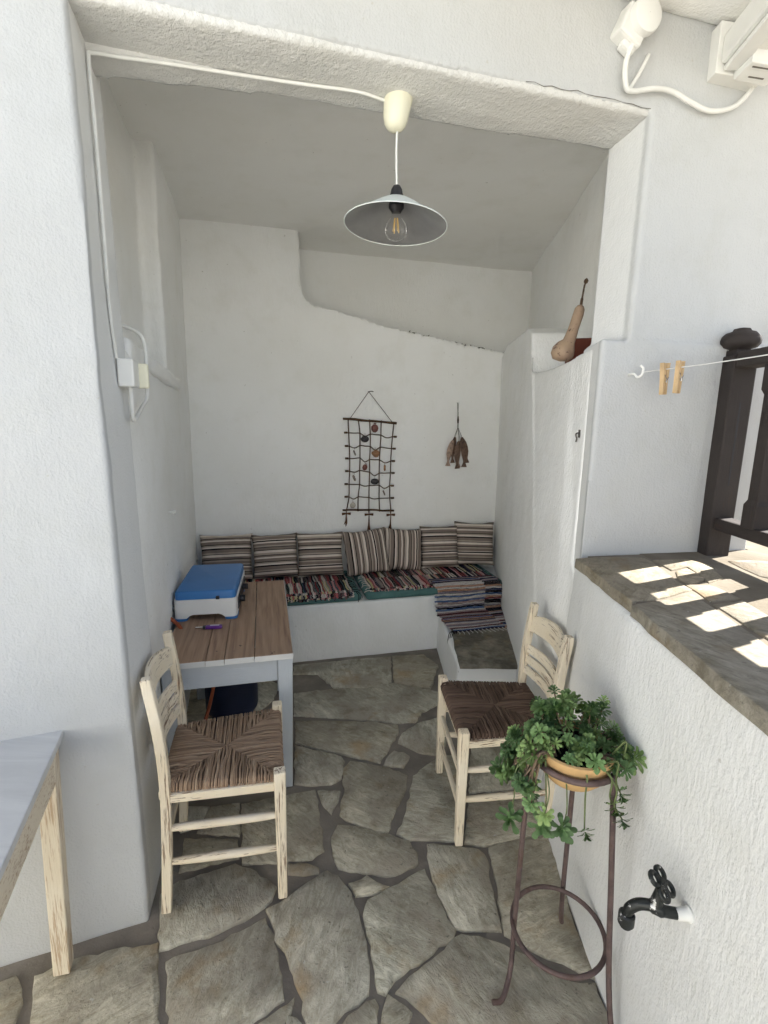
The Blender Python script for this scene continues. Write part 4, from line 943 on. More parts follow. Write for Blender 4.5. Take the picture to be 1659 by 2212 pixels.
def side_fringe(s, sign, t0, t1, n, z, drop):
    out = []
    for i in range(n):
        t = t0 + (t1 - t0) * i / (n - 1); L = qf.uniform(.03, .055)
        out.append([bf(s, t, z), bf(s + sign * L * .6, t + qf.uniform(-.012, .012), z + .002), bf(s + sign * L, t - qf.uniform(0, .02), z - drop * qf.random())])
    return out
zt = .4695
rug('rag_rug', 'colourful striped rag rug on the seat pad nearer the table', 'rag_bright', [bf(0, .46, zt), bf(0, .25, zt + .002), bf(0, .04, zt + .001), bf(0, .004, zt - .002), bf(0, -.016, zt - .020), bf(0, -.018, zt - .038)], .98, E1 * 1.0, bf(-.1, .2, .47), seed=1, fringe=[]) if False else None
def shift(path, s): return [p + E1 * s for p in path]
sec = [bf(0, .46, zt), bf(0, .25, zt + .002), bf(0, .04, zt + .001), bf(0, .004, zt - .002), bf(0, -.017, zt - .018), bf(0, -.020, zt - .034)]
rug('rag_rug', 'colourful striped rag rug on the teal pad nearer the table', 'rag_bright', shift(sec, -.62), 1.00, E1, bf(-.1, .2, .47), seed=1, fringe=[(side_fringe(.385, 1, .38, 0.0, 11, zt, .01), 'black_cloth'), ([[bf(.40, -.012, zt), bf(.415, -.026, zt - .02), bf(.412, -.028, zt - .065)], [bf(.41, .0, zt), bf(.435, -.022, zt - .02), bf(.44, -.024, zt - .04)]], 'black_cloth')])
rug('rag_rug', 'multicoloured striped rag rug on the teal pad by the right wall', 'rag_bright', shift([p + V(0, 0, .001) for p in sec[:4]] + [bf(0, -.008, zt - .008)], .50), .93, E1, bf(.95, .2, .47), seed=2, fringe=[(side_fringe(.505, -1, .40, .0, 10, zt, .01), 'pale_cloth'), (side_fringe(1.43, 1, .40, .0, 10, zt, .02), 'black_cloth')])
sp0, sp1 = .955, 1.445
p3 = [bf(0, .12, zt + .008), bf(0, .0, zt + .008), bf(0, -.030, zt - .01), bf(0, -.040, zt - .08), bf(0, -.046, .315), bf(0, -.075, .294), bf(0, -.20, .291), bf(0, -.37, .290)]
fr = []
for i in range(5):
    s = sp0 - .005 + i * .012; fr.append([bf(s, -.355, .292), bf(s - .022, -.37, .288), bf(s - .034, -.38, .255), bf(s - .035, -.382, .225 - .01 * (i % 2))])
fr2 = [[bf(sp0 + .03 + i * .028, -.365, .292), bf(sp0 + .035 + i * .028, -.39, .291), bf(sp0 + .030 + i * .03, -.40 - .008 * (i % 3), .289)] for i in range(13)]
rug('rag_rug', 'dark striped rag rug draped from the bench over the low step', 'rag_dark', shift(p3, sp0), sp1 - sp0, E1, bf(1.2, -.1, .30), across=True, strip=.0125, seed=3, fringe=[(fr, 'black_cloth'), (fr2, 'pale_cloth')])

# ---- striped cushions
def cushion(s, w, h, t_base, lean, roll, vert, seed, label, zb=.474, yaw=0.0, thick=.15):
    q = random.Random(seed); N = 26; bm = bm_new(); off = V(q.uniform(0, 50), q.uniform(0, 50), 0)
    W, Hh = (h, w) if vert else (w, h)
    def pt(u, v, side):
        ru = u * (1 - .055 * (1 - abs(u)) * 0) ; 
        pin = 1 - .075 * (1 - (abs(v) ** 2)) * abs(u) ** 6; pin2 = 1 - .075 * (1 - abs(u) ** 2) * abs(v) ** 6
        x = u * W / 2 * pin; z = v * Hh / 2 * pin2
        th = max(0, (1 - abs(u) ** 3.2)) ** .62 * max(0, (1 - abs(v) ** 3.2)) ** .62 * thick / 2
        wr = noise.noise(V(u * 2.3, v * 2.3, side * 3.0) + off) * .012 + noise.noise(V(u * 6, v * 3, side * 5.0) + off) * .006
        edge = min(1, (1 - max(abs(u), abs(v))) * 5)
        return V(x + noise.noise(V(v * 3, side, 1) + off) * .004, side * (th + wr * edge), z + noise.noise(V(u * 3, side, 2) + off) * .004)
    grid = {}
    for side in (-1, 1):
        for i in range(N + 1):
            for j in range(N + 1):
                u, v = -1 + 2 * i / N, -1 + 2 * j / N
                if side == 1 and (i in (0, N) or j in (0, N)): grid[side, i, j] = grid[-1, i, j]; continue
                p = pt(u, v, side)
                if i in (0, N) or j in (0, N): p.y = 0
                grid[side, i, j] = bm.verts.new(p)
        for i in range(N):
            for j in range(N):
                a = (grid[side, i, j], grid[side, i + 1, j], grid[side, i + 1, j + 1], grid[side, i, j + 1])
                bm.faces.new(a if side == -1 else a[::-1])
    if not vert: pass
    o = finish('cushion', bm, 'striped_cloth', smooth=80, recalc=False)
    base = bf(s, t_base, zb)
    Mz = Matrix.Rotation(math.atan2(E1.y, E1.x) + yaw, 4, 'Z') @ Matrix.Rotation(-lean, 4, 'X') @ Matrix.Rotation(roll + (R(90) if vert else 0), 4, 'Y')
    up = Matrix.Rotation(math.atan2(E1.y, E1.x) + yaw, 4, 'Z') @ Matrix.Rotation(-lean, 4, 'X') @ V(0, 0, h / 2 * .96)
    o.matrix_world = Matrix.Translation(base + up) @ Mz
    o['label'] = label; o['category'] = 'cushion'; o['group'] = 'striped cushions along the bench'
cushion(-.44, .36, .335, .385, R(20), R(0), False, 1, 'striped cushion in the left corner partly behind the blue stove')
cushion(-.105, .325, .325, .375, R(19), R(-1), False, 2, 'cushion with crosswise stripes second from the left wall')
cushion(.215, .34, .325, .36, R(17), R(.5), False, 3, 'cushion with crosswise stripes just left of the upright-striped pair')
cushion(.555, .335, .34, .34, R(20), R(-5), True, 4, 'cushion with upright stripes nearer the table, under the net')
cushion(.845, .31, .33, .375, R(19), R(4), True, 5, 'crumpled cushion with upright stripes leaning on the one beside it', yaw=R(-3))
cushion(1.145, .315, .335, .385, R(16), R(1), False, 6, 'cushion with crosswise stripes second from the right wall')
cushion(1.445, .335, .35, .405, R(15), R(3), False, 7, 'striped cushion in the corner against the right wall', yaw=R(-4))

# ---- net wall hanging with shells
net = root('wall_hanging', 'knotted net wall hanging with shells on the back wall', 'wall hanging', bw(1.25, .9, -.02))
NT_ = -.022
def nw(p, t=NT_): return bw(p[0], p[1], t)
def stick(a, b, r, parent=net, nm='stick', t=NT_):
    bm = bm_new(); q = random.Random(int(a[0] * 1000)); m = 9
    P = [nw(a, t).lerp(nw(b, t), i / m) + V(0, 0, q.gauss(0, .0018)) for i in range(m + 1)]; sweep(bm, P, [r * q.uniform(.9, 1.1) for _ in P], 8); return finish(nm, bm, 'twig', parent, smooth=60)
stick((1.048, 1.601), (1.452, 1.573), .0088); stick((1.046, .926), (1.446, .910), .0075)
for j in range(5):
    bm = bm_new(); P = [nw(NET[i][j]) for i in range(8)]; sweep(bm, smooth_path(P, 3), .0042, 6); finish('rope', bm, 'twig', net, smooth=60)
SAG = {(0, 1): .0, (1, 1): .018, (1, 3): .014, (2, 0): .016, (2, 2): .024, (3, 1): .022, (3, 3): .018, (4, 0): .010, (4, 2): .022, (5, 1): .008, (5, 3): .022, (6, 0): .016, (6, 2): .008}
for i in range(1, 7):
    r0 = NET[i]; P = [(r0[0][0] - .022, r0[0][1] + .002)]
    for j in range(5):
        P.append(r0[j])
        if j < 4: P.append(((r0[j][0] + r0[j + 1][0]) / 2, (r0[j][1] + r0[j + 1][1]) / 2 - SAG.get((i, j), 0.0)))
    P.append((r0[4][0] + .020, r0[4][1]))
    bm = bm_new(); sweep(bm, smooth_path([nw(p, NT_ - .003) for p in P], 4), .0042, 6)
    for p in (P[0], P[-1]):
        a = nw(p, NT_ - .003); sweep(bm, [a - E1 * .012, a + E1 * .012], .0078, 7)
    finish('rope', bm, 'twig', net, smooth=60)
bm = bm_new()
for i in range(8):
    for j in range(5):
        a = nw(NET[i][j], NT_ - .002); bmesh.ops.create_icosphere(bm, subdivisions=1, radius=.0066 if 0 < i < 7 else .0095, matrix=Matrix.Translation(a))
finish('knots', bm, 'twig', net, smooth=70, kind='stuff')
hk2 = nw((1.238, 1.797), -.02)
bm = bm_new(); sweep(bm, [nw((1.10, 1.603)), hk2], .0022, 6); sweep(bm, [hk2, nw((1.418, 1.582))], .0022, 6); finish('hanging_cord', bm, 'string', net, smooth=60)
bm = bm_new(); sweep(bm, [hk2 + N1 * .03, hk2 - N1 * .012], .003, 6); sweep(bm, smooth_path([hk2 - N1 * .010, hk2 + E1 * .018 - N1 * .012 + V(0, 0, .003), hk2 + E1 * .032 - N1 * .012], 4), .0034, 6); finish('nail', bm, 'wire', net, smooth=60)
def shell(p, w, h, mat, rot=0.0, kind='fan'):
    bm = bm_new(); m = 18; c = bm.verts.new((0, -.010, 0)); rings = []
    for f_, y in ((.45, -.009), (.8, -.006), (1.0, 0.0), (.6, .004)):
        ring = []
        for i in range(m):
            a = 2 * math.pi * i / m; r_ = 1.0
            if kind == 'fan': r_ = 1 - .16 * max(0, math.sin(a)) ** 2 + (.03 * math.cos(a * 9))
            if kind == 'leaf': r_ = .55 + .45 * abs(math.sin(a)) ** 1.2
            if kind == 'moth': r_ = 1 - .28 * max(0, math.cos(a - math.pi)) - .10 * math.cos(3 * a)
            ring.append(bm.verts.new((math.cos(a) * w * f_ * r_, y, math.sin(a) * h * f_ * r_)))
        rings.append(ring)
    for i in range(m): bm.faces.new((c, rings[0][i], rings[0][(i + 1) % m]))
    for a, b in zip(rings, rings[1:]):
        for i in range(m): bm.faces.new((a[i], b[i], b[(i + 1) % m], a[(i + 1) % m]))
    bm.faces.new(rings[-1][::-1])
    if kind == 'fan':
        box(bm, (0, -.004, h * 1.02), (w * .7, .008, h * .22))
    bm.transform(Matrix.Translation(nw(p, NT_ - .004)) @ Matrix.Rotation(R(14.3), 4, 'Z') @ Matrix.Rotation(rot, 4, 'Y'))
    o = finish('shell', bm, mat, net, smooth=60)
    bm = bm_new(); a = nw((p[0], p[1] + h * .95), NT_ - .004); sweep(bm, [a, a + V(0, 0, .02)], .0010, 5); finish('thread', bm, 'string', o)
SH = [((1.285, 1.536), .027, .033, 'shell_red', 0, 'fan'), ((1.211, 1.455), .031, .024, 'shell_black', 0, 'round'), ((1.290, 1.349), .036, .027, 'shell_brown', .2, 'moth'), ((1.134, 1.354), .010, .022, 'shell_grey', -.4, 'leaf'), ((1.213, 1.247), .019, .025, 'shell_red', .3, 'fan'),
      ((1.366, 1.241), .013, .025, 'shell_brown', 0, 'leaf'), ((1.132, 1.166), .015, .025, 'shell_grey', -.4, 'leaf'), ((1.290, 1.138), .032, .023, 'shell_black', 0, 'round'), ((1.364, 1.050), .010, .023, 'shell_grey', -.4, 'leaf'), ((1.123, .961), .022, .023, 'shell_pale', 0, 'fan')]
for a in SH: shell(*a)
for (s, z), L in (((1.073, .897), .10), ((1.248, .886), .165), ((1.420, .878), .145)):
    bm = bm_new(); c = nw((s, z), NT_ - .006)
    for sg in (-1, 1): sweep(bm, [c, c + E1 * sg * .012 + V(0, 0, .001), c + E1 * sg * .033 + V(0, 0, -.001)], [.003, .0075, .0105], 7, aspect=.6)
    q = random.Random(int(s * 100))
    for i in range(9):
        d = q.uniform(-.012, .012); sweep(bm, smooth_path([c, c + E1 * d * .4 + V(0, 0, -L * .5), c + E1 * (d + q.uniform(-.012, .012)) + V(0, 0, -L * q.uniform(.7, 1.0))], 3), [.0032] * 6 + [.0012], 5)
    sweep(bm, [nw((s, .915)), c], .004, 6)
    finish('raffia_bow', bm, 'raffia', net, smooth=60)

# ---- bunch of carved fish
fsh = root('hanging_fish', 'bunch of carved wooden fish hung from a cord on the back wall', 'wall hanging', bw(1.95, 1.23, -.03))
kn = bw(1.946, 1.60, -.018)
bm = bm_new(); hk3 = bw(1.941, 1.735, -.014)
sweep(bm, [hk3 + E1 * .003, bw(1.944, 1.66, -.016)], .0016, 5); sweep(bm, [hk3 - E1 * .003, bw(1.943, 1.66, -.016)], .0016, 5); sweep(bm, [bw(1.944, 1.665, -.016), bw(1.945, 1.63, -.017)], .003, 6); sweep(bm, [bw(1.945, 1.635, -.018), bw(1.946, 1.605, -.018), bw(1.947, 1.58, -.018)], [.0045, .0075, .0055], 8); sweep(bm, [bw(1.947, 1.58, -.018), bw(1.947, 1.54, -.02)], .003, 6)
FI = [((1.907, 1.452), (1.872, 1.252), 'fish_pale', -.030, .024), ((1.929, 1.475), (1.915, 1.275), 'fish_brown', -.018, .021), ((1.950, 1.445), (1.946, 1.232), 'fish_brown', -.044, .024), ((1.966, 1.445), (1.962, 1.240), 'fish_pale', -.030, .020), ((1.976, 1.475), (2.005, 1.243), 'fish_brown', -.036, .026), ((1.985, 1.470), (2.034, 1.275), 'fish_brown', -.020, .024)]
for a, b, m_, t, wd in FI: sweep(bm, [bw(1.947, 1.55, -.02), bw(a[0], a[1], t)], .0013, 5)
finish('cord', bm, 'string', fsh, smooth=60)
bm = bm_new(); sweep(bm, [hk3 + N1 * .03, hk3 - N1 * .006], .0028, 6); bmesh.ops.create_icosphere(bm, subdivisions=1, radius=.005, matrix=Matrix.Translation(hk3 - N1 * .006)); finish('nail', bm, 'white_plastic', fsh, smooth=60)
for a, b, m_, t, wd in FI:
    bm = bm_new(); A_, B2 = bw(a[0], a[1], t), bw(b[0], b[1], t)
    prof = [(0, .25), (.06, .55), (.2, .9), (.38, 1.0), (.55, .9), (.70, .60), (.80, .38), (.86, .42), (.93, .70), (1.0, .92)]
    bend = E1 * (.010 if b[0] < a[0] else -.010)
    P = [A_.lerp(B2, f_) - bend * math.sin(f_ * math.pi) for f_, _ in prof]
    sweep(bm, P, [wd * r_ for _, r_ in prof], 10, aspect=.36, up=E1); o = finish('fish', bm, m_, fsh, smooth=60)
    bm = bm_new(); e_ = A_.lerp(B2, .14) - N1 * .010; bmesh.ops.create_icosphere(bm, subdivisions=1, radius=.004, matrix=Matrix.Translation(e_)); c_ = A_.lerp(B2, .45); sgn = -1 if b[0] < a[0] else 1
    add(bm, [c_ + E1 * sgn * wd * .8, c_ + E1 * sgn * wd * 1.5 + V(0, 0, -.02), c_ + E1 * sgn * wd * .85 + V(0, 0, -.03), c_ + E1 * sgn * wd * .8 - N1 * .003], [(0, 1, 2), (0, 3, 1), (3, 2, 1), (0, 2, 3)])
    finish('fin', bm, 'fish_brown', o)

# ---- gourd and terracotta block on the shelf
gp = [(.775, 2.28, 1.868, .004), (.776, 2.28, 1.876, .035), (.780, 2.28, 1.893, .048), (.787, 2.28, 1.912, .050), (.797, 2.28, 1.933, .041), (.808, 2.28, 1.953, .027), (.816, 2.28, 1.978, .025), (.823, 2.28, 2.005, .0225), (.831, 2.28, 2.035, .0225), (.839, 2.28, 2.065, .023), (.844, 2.28, 2.090, .021), (.847, 2.28, 2.103, .013), (.848, 2.28, 2.107, .005)]
grd = root('bottle_gourd', 'dried speckled bottle gourd with a long neck on the wall shelf', 'gourd', (.785, 2.28, 1.862))
bm = bm_new(); sweep(bm, [Vector(p[:3]) for p in gp], [p[3] for p in gp], 20); finish('gourd_body', bm, 'gourd_skin', grd, smooth=80)
bm = bm_new(); sweep(bm, smooth_path([(.848, 2.28, 2.104), (.851, 2.28, 2.14), (.856, 2.28, 2.185), (.860, 2.28, 2.198), (.863, 2.28, 2.218)], 4), [.006] * 4 + [.0038] * 8 + [.008, .009, .009, .006, .001], 8); finish('stalk', bm, 'twig', grd, smooth=60)
bm = bm_new(); box(bm, (.95, 2.46, 1.925), (.16, .09, .135), Matrix.Rotation(R(-12), 4, 'Z')); single('terracotta_block', bm, 'terracotta_red', 'dark red terracotta block behind the gourd on the shelf', 'block', (.95, 2.46, 1.86), bev=.006)

# ---- rush-seated chairs
def rush_seat(parent, mat, seed):
    q = random.Random(seed); bm = bm_new(); lay = bm.verts.layers.float.new('strand')
    Fw, Bw, xf, xb, z0 = .182, .150, .178, -.172, .448
    C_ = V(.004, 0, z0 + .002)
    cs = [V(xf, -Fw, z0), V(xf, Fw, z0), V(xb, Bw, z0), V(xb, -Bw, z0)]
    for s in range(4):
        P_, Q_ = cs[s], cs[(s + 1) % 4]; nrm = V((Q_ - P_).y, -(Q_ - P_).x, 0).normalized(); m = 50
        for i in range(m):
            t = (i + .5 + q.uniform(-.35, .35)) / m; a = P_.lerp(Q_, t)
            end = P_.lerp(C_, 2 * t) if t < .5 else Q_.lerp(C_, 2 * (1 - t))
            end = end + (C_ - end) * .02
            jit = V(q.gauss(0, .0018), q.gauss(0, .0018), q.gauss(0, .0012)); sg = q.uniform(-.003, .003)
            path = [a - nrm * .004 + V(0, 0, -.030), a + nrm * .011 + V(0, 0, -.022), a + nrm * .014 + V(0, 0, -.004), a + nrm * .006 + V(0, 0, .010), a.lerp(end, .3) + V(0, 0, .0115) + jit, a.lerp(end, .7) + V(0, 0, .0085) - jit, end + V(0, 0, .0045)]
            n0 = len(bm.verts); val = min(1, max(0, q.gauss(.48, .16)))
            rr_ = .0036 * q.uniform(.75, 1.25)
            sweep(bm, path, [rr_] * 7, 6, aspect=q.uniform(.75, 1.1))
            bm.verts.ensure_lookup_table()
            for v in bm.verts[n0:]: v[lay] = val
    n0 = len(bm.verts); hexa(bm, [c + V(0, 0, -.02) for c in cs], [c + V(0, 0, .001) for c in cs])
    bm.verts.ensure_lookup_table()
    for v in bm.verts[n0:]: v[lay] = .0
    return finish('rush_seat', bm, mat, parent, local=True, smooth=75)
def chair(name, label, front_c, ang, rush, seed):
    # local frame: x forward, front legs at x=+0.18
    cx = V(*front_c, 0) - V(math.cos(ang), math.sin(ang), 0) * .18
    rt = root(name, label, 'chair', (cx.x, cx.y, .012), ang, 'rush-seated chairs')
    q = random.Random(seed); Fw, Bw = .195, .165; P = {}
    for sy in (-1, 1):
        bm = bm_new(); a, b = V(.18, sy * Fw, 0), V(.18, sy * (Fw - .002), .478)
        hexa(bm, [a + V(x, y, 0) for x, y in ((-.015, -.015), (.015, -.015), (.015, .015), (-.015, .015))], [b + V(x, y, 0) for x, y in ((-.019, -.019), (.019, -.019), (.019, .019), (-.019, .019))])
        finish('leg', bm, 'cream_paint_z', rt, local=True, bev=.005)
        bm = bm_new(); pts = [(-.190, 0), (-.181, .14), (-.172, .30), (-.168, .45), (-.172, .58), (-.183, .70), (-.200, .825)]
        sp = smooth_path([V(x, sy * (Bw + .0 - .00 * z), z) for x, z in pts], 4)
        sweep(bm, sp, [.0215] * (len(sp) - 1) + [.0205], 4, up=(1, 0, 0)); finish('back_post', bm, 'cream_paint_z', rt, local=True, bev=.004, seg=2)
        for z, h in ((.422, 'r'), (.312, 's'), (.188, 's')):
            bm = bm_new(); p0, p1 = V(-.178, sy * Bw, z - .006), V(.18, sy * Fw, z + .004)
            if h == 'r': bar(bm, p0, p1, .020, .030); finish('seat_rail', bm, 'cream_paint_x', rt, local=True, bev=.004)
            else: sweep(bm, [p0.lerp(p1, i / 6) for i in range(7)], [.0095, .0125, .0135, .0135, .0135, .0125, .0095], 10); finish('stretcher', bm, 'cream_paint_x', rt, local=True, smooth=60)
    for x, w, zs in ((.18, Fw, (.285, .150)), (-.180, Bw, (.24,))):
        bm = bm_new(); bar(bm, V(x, -w, .424), V(x, w, .424), .020, .028); finish('seat_rail', bm, 'cream_paint_y', rt, local=True, bev=.004)
        for z in zs:
            bm = bm_new(); bar(bm, V(x, -w, z), V(x, w, z), .016, .026); finish('stretcher', bm, 'cream_paint_y', rt, local=True, bev=.005)
    def slat(z, hgt, thick, arch, nm):
        bm = bm_new(); m = 14; vs = []
        # follow the post line at this height and bow backwards
        xp = lambda zz: -.168 - .032 * max(0, (zz - .45) / .375) ** 1.5
        rows = []
        for i in range(m + 1):
            f_ = i / m; y = -Bw + 2 * Bw * f_; bow = -.028 * math.sin(math.pi * f_); up = arch * math.sin(math.pi * f_) ** .8
            zb, zt_ = z + arch * .35 * math.sin(math.pi * f_), z + hgt + up
            rows.append([bm.verts.new((xp(zb) + bow + thick / 2, y, zb)), bm.verts.new((xp(zt_) + bow + thick / 2, y, zt_)), bm.verts.new((xp(zt_) + bow - thick / 2, y, zt_)), bm.verts.new((xp(zb) + bow - thick / 2, y, zb))])
        for a, b in zip(rows, rows[1:]):
            for j in range(4): bm.faces.new((a[j], a[(j + 1) % 4], b[(j + 1) % 4], b[j]))
        bm.faces.new(rows[0][::-1]); bm.faces.new(rows[-1]); finish(nm, bm, 'cream_paint_y', rt, local=True, bev=.003, seg=1)
    slat(.700, .066, .016, .030, 'crest_rail')
    slat(.605, .036, .013, .006, 'slat'); slat(.558, .034, .013, .006, 'slat'); slat(.508, .036, .013, .006, 'slat')
    rush_seat(rt, rush, seed)
    return rt
chair('rush_chair', 'worn cream wooden chair with a rush seat beside the grey table', (-.366, 1.577), math.atan2(.233, .972), 'rush', 31)
chair('rush_chair', 'worn cream wooden chair with dark rush seat against the right wall', (.289, 1.799), math.atan2(-.082, -.9966), 'rush_dark', 32)

# ---- marble-topped table on the left
mt = root('marble_table', 'rustic wooden table with a grey marble top against the left pillar', 'table', (-.98, 0.95, 0))
ud = V(.343, -.939, 0); vd = V(-.97, -.22, 0).normalized()
c0 = V(-.905, 1.262, 0)
bm = bm_new(); hexa(bm, [c0 + V(0, 0, .698), c0 + ud * 1.25 + V(0, 0, .698), c0 + ud * 1.25 + vd * .9 + V(0, 0, .698), c0 + vd * .9 + V(0, 0, .698)][::-1], [c0 + V(0, 0, .72), c0 + ud * 1.25 + V(0, 0, .72), c0 + ud * 1.25 + vd * .9 + V(0, 0, .72), c0 + vd * .9 + V(0, 0, .72)][::-1])
finish('marble_top', bm, 'marble', mt, bev=.003)
for i, (a, b) in enumerate(((.085, .026), (1.15, .026), (.085, .82), (1.15, .82))):
    p = c0 + ud * a + vd * b; bm = bm_new()
    f0 = V(-.013, -.02, 0) if i == 0 else V(0, 0, 0)
    h = .024; h2 = .0225
    hexa(bm, [p + f0 + ud * x * h2 + vd * y * h2 + V(0, 0, .010) for x, y in ((-1, -1), (-1, 1), (1, 1), (1, -1))], [p + ud * x * h + vd * y * h + V(0, 0, .697) for x, y in ((-1, -1), (-1, 1), (1, 1), (1, -1))])
    finish('leg', bm, 'bare_wood_z', mt, bev=.004)
p = c0 + vd * .018; bm = bm_new(); bar(bm, p + ud * .10 + V(0, 0, .655), p + ud * 1.125 + V(0, 0, .655), .026, .075); finish('apron', bm, 'bare_wood_y', mt, bev=.003)
p = c0 + ud * .085; bm = bm_new(); bar(bm, p + vd * .075 + V(0, 0, .655), p + vd * .79 + V(0, 0, .655), .026, .075); finish('apron', bm, 'bare_wood_x', mt, bev=.003)
bm = bm_new(); p = c0 + vd * .82; bar(bm, p + ud * .10 + V(0, 0, .655), p + ud * 1.125 + V(0, 0, .655), .026, .075); finish('apron', bm, 'bare_wood_y', mt, bev=.003)

# ---- plant stand, bowl and trailing succulent
std = root('plant_stand', 'rusty wrought iron plant stand with three legs and rings', 'plant stand', (.52, 1.13, 0.012))
RC, RR, RZ = V(.512, 1.160, 0), .108, .735
def ringpts(c, r_, z, n=40): return [c + V(math.cos(2 * math.pi * i / n) * r_, math.sin(2 * math.pi * i / n) * r_, z) for i in range(n)]
LEGS = [((.402, 1.138), (.398, 1.176), (.385, 1.14), (.352, 1.088), 'out'), ((.560, 1.257), (.576, 1.282), (.586, 1.298), (.592, 1.303), ''), ((.592, 1.086), (.606, 1.034), (.610, 1.00), (.612, .975), '')]
tops = [V(RC.x + RR * math.cos(a), RC.y + RR * math.sin(a), RZ) for a in (R(172), R(62), R(-48))]
for (t_, mid, low, foot, k_), tp in zip(LEGS, tops):
    bm = bm_new(); P = [tp, V(mid[0], mid[1], .19), V(low[0], low[1], .06), V(foot[0], foot[1], .024)]
    P = [P[0], P[0].lerp(P[1], .5), P[1], P[2], P[3]]
    if k_: P.append(V(foot[0] - .03, foot[1] - .010, .024))
    sweep(bm, smooth_path(P, 5), .0072, 8); finish('leg', bm, 'rust_metal', std, smooth=60)
bm = bm_new(); sweep(bm, ringpts(RC, RR, RZ), .0082, 8, closed=True); finish('top_ring', bm, 'rust_metal', std, smooth=60)
bm = bm_new(); sweep(bm, ringpts(V(.514, 1.152, 0), .126, .185), .0068, 8, closed=True); finish('lower_ring', bm, 'rust_metal', std, smooth=60)
pot = root('terracotta_bowl', 'tan terracotta bowl sitting in the iron plant stand', 'pot', (RC.x, RC.y, .66))
bm = bm_new(); lathe(bm, [(.001, .662), (.045, .664), (.068, .678), (.086, .70), (.096, .728), (.099, .752), (.104, .757), (.104, .768), (.097, .770), (.093, .762), (.090, .745)], 40, (RC.x, RC.y, 0)); bw_ = finish('bowl', bm, 'terracotta_pot', pot, smooth=50)
bm = bm_new(); lathe(bm, [(.094, .748), (.05, .754), (.001, .756)], 24, (RC.x, RC.y, 0)); finish('soil', bm, 'soil', pot, smooth=60)
pl = root('succulent_plant', 'trailing green succulent with leaf rosettes spilling over the bowl', 'plant', (RC.x, RC.y, .755))
def rosette_mesh(nm, whorls, seed, L=.030):
    q = random.Random(seed); bm = bm_new(); lay = bm.verts.layers.float.new('strand')
    for wi, (cnt, elev, sc, zo) in enumerate(whorls):
        for i in range(cnt):
            a = 2 * math.pi * (i + .5 * (wi % 2)) / cnt + q.uniform(-.2, .2); el = elev + q.uniform(-.12, .12); l_ = L * sc * q.uniform(.85, 1.12); wd = l_ * .40
            prof = [(0, .12), (.3, .30), (.55, .62), (.76, .92), (.92, .74), (1.0, .22)]
            M = Matrix.Rotation(a, 4, 'Z') @ Matrix.Rotation(-el, 4, 'Y'); rows = []
            for f_, r_ in prof:
                cz = .10 * l_ * math.sin(f_ * 2.6); row = []
                for y, dz in ((-1, .25), (0, 0), (1, .25)):
                    v = bm.verts.new(M @ V(f_ * l_, y * r_ * wd * .55, cz + dz * r_ * wd * .5) + V(0, 0, zo)); v[lay] = f_ * .5 + .5 * (wi / len(whorls)); row.append(v)
                rows.append(row)
            for a_, b_ in zip(rows, rows[1:]):
                for j in range(2): bm.faces.new((a_[j], a_[j + 1], b_[j + 1], b_[j]))
    bmesh.ops.solidify(bm, geom=bm.faces[:], thickness=.0022)
    me = bpy.data.meshes.new(nm); bm.to_mesh(me); bm.free(); me.materials.append(MAT['leaf']); me.polygons.foreach_set('use_smooth', [True] * len(me.polygons)); return me
RM = [rosette_mesh('rosette', [(7, .0, 1.0, 0), (6, .38, .88, .004), (5, .75, .66, .008), (3, 1.1, .45, .011)], 1), rosette_mesh('rosette', [(7, -.1, 1.0, 0), (6, .32, .9, .005), (5, .7, .7, .010), (3, 1.05, .48, .013)], 2), rosette_mesh('rosette', [(7, -.40, .95, -.007), (8, .1, 1.05, 0), (7, .5, .85, .006), (5, .95, .6, .011)], 3)]
qp = random.Random(77)
def rosette(p, d, s, idx=None):
    o = bpy.data.objects.new('rosette', RM[qp.randrange(3) if idx is None else idx]); col.objects.link(o); o.parent = pl
    quat = Vector(d).to_track_quat('Z', 'Y'); M = Matrix.Translation(Vector(p) - Vector(pl.location)) @ quat.to_matrix().to_4x4() @ Matrix.Rotation(qp.uniform(0, 6), 4, 'Z') @ Matrix.Scale(s * .93, 4)
    o.matrix_basis = M
def stem(pts, r_=.003, mat='stem'):
    bm = bm_new(); P = smooth_path(pts, 5); sweep(bm, P, [r_ * (1.15 - .4 * i / len(P)) for i in range(len(P))], 6); finish('stem', bm, mat, pl, smooth=60)
CZ = V(RC.x, RC.y, .755)
cv = V(-.38, -.70, .60).normalized()
for i in range(28):                                           # upright stems at the back
    a = qp.uniform(R(20), R(165)); r0 = qp.uniform(.02, .085); b = CZ + V(math.cos(a) * r0, math.sin(a) * r0, 0); h = qp.uniform(.045, .100)
    t = b + V(math.cos(a) * .04 * qp.random(), math.sin(a) * .03 * qp.random(), h); stem([b, b.lerp(t, .5) + V(qp.uniform(-.008, .008), 0, 0), t], .0026)
    rosette(t, (t - b).normalized() + cv * .3, qp.uniform(.75, 1.0)); 
    if qp.random() < .7: rosette(b.lerp(t, .6) + V(qp.uniform(-.01, .01), qp.uniform(-.01, .01), 0), (t - b).normalized() + V(qp.uniform(-.6, .6), -.5, 0), qp.uniform(.5, .75))
for i in range(32):                                           # low rosettes over the soil
    a = qp.uniform(R(150), R(400)); r0 = qp.uniform(.02, .10); b = CZ + V(math.cos(a) * r0 * .7, math.sin(a) * r0 * .7, 0); t = CZ + V(math.cos(a) * r0, math.sin(a) * r0, qp.uniform(.012, .055)); stem([b, b.lerp(t, .6), t], .0024, 'stem_green')
    rosette(t, V(math.cos(a) * .5, math.sin(a) * .5, .9) + cv * .5, qp.uniform(.62, .92))
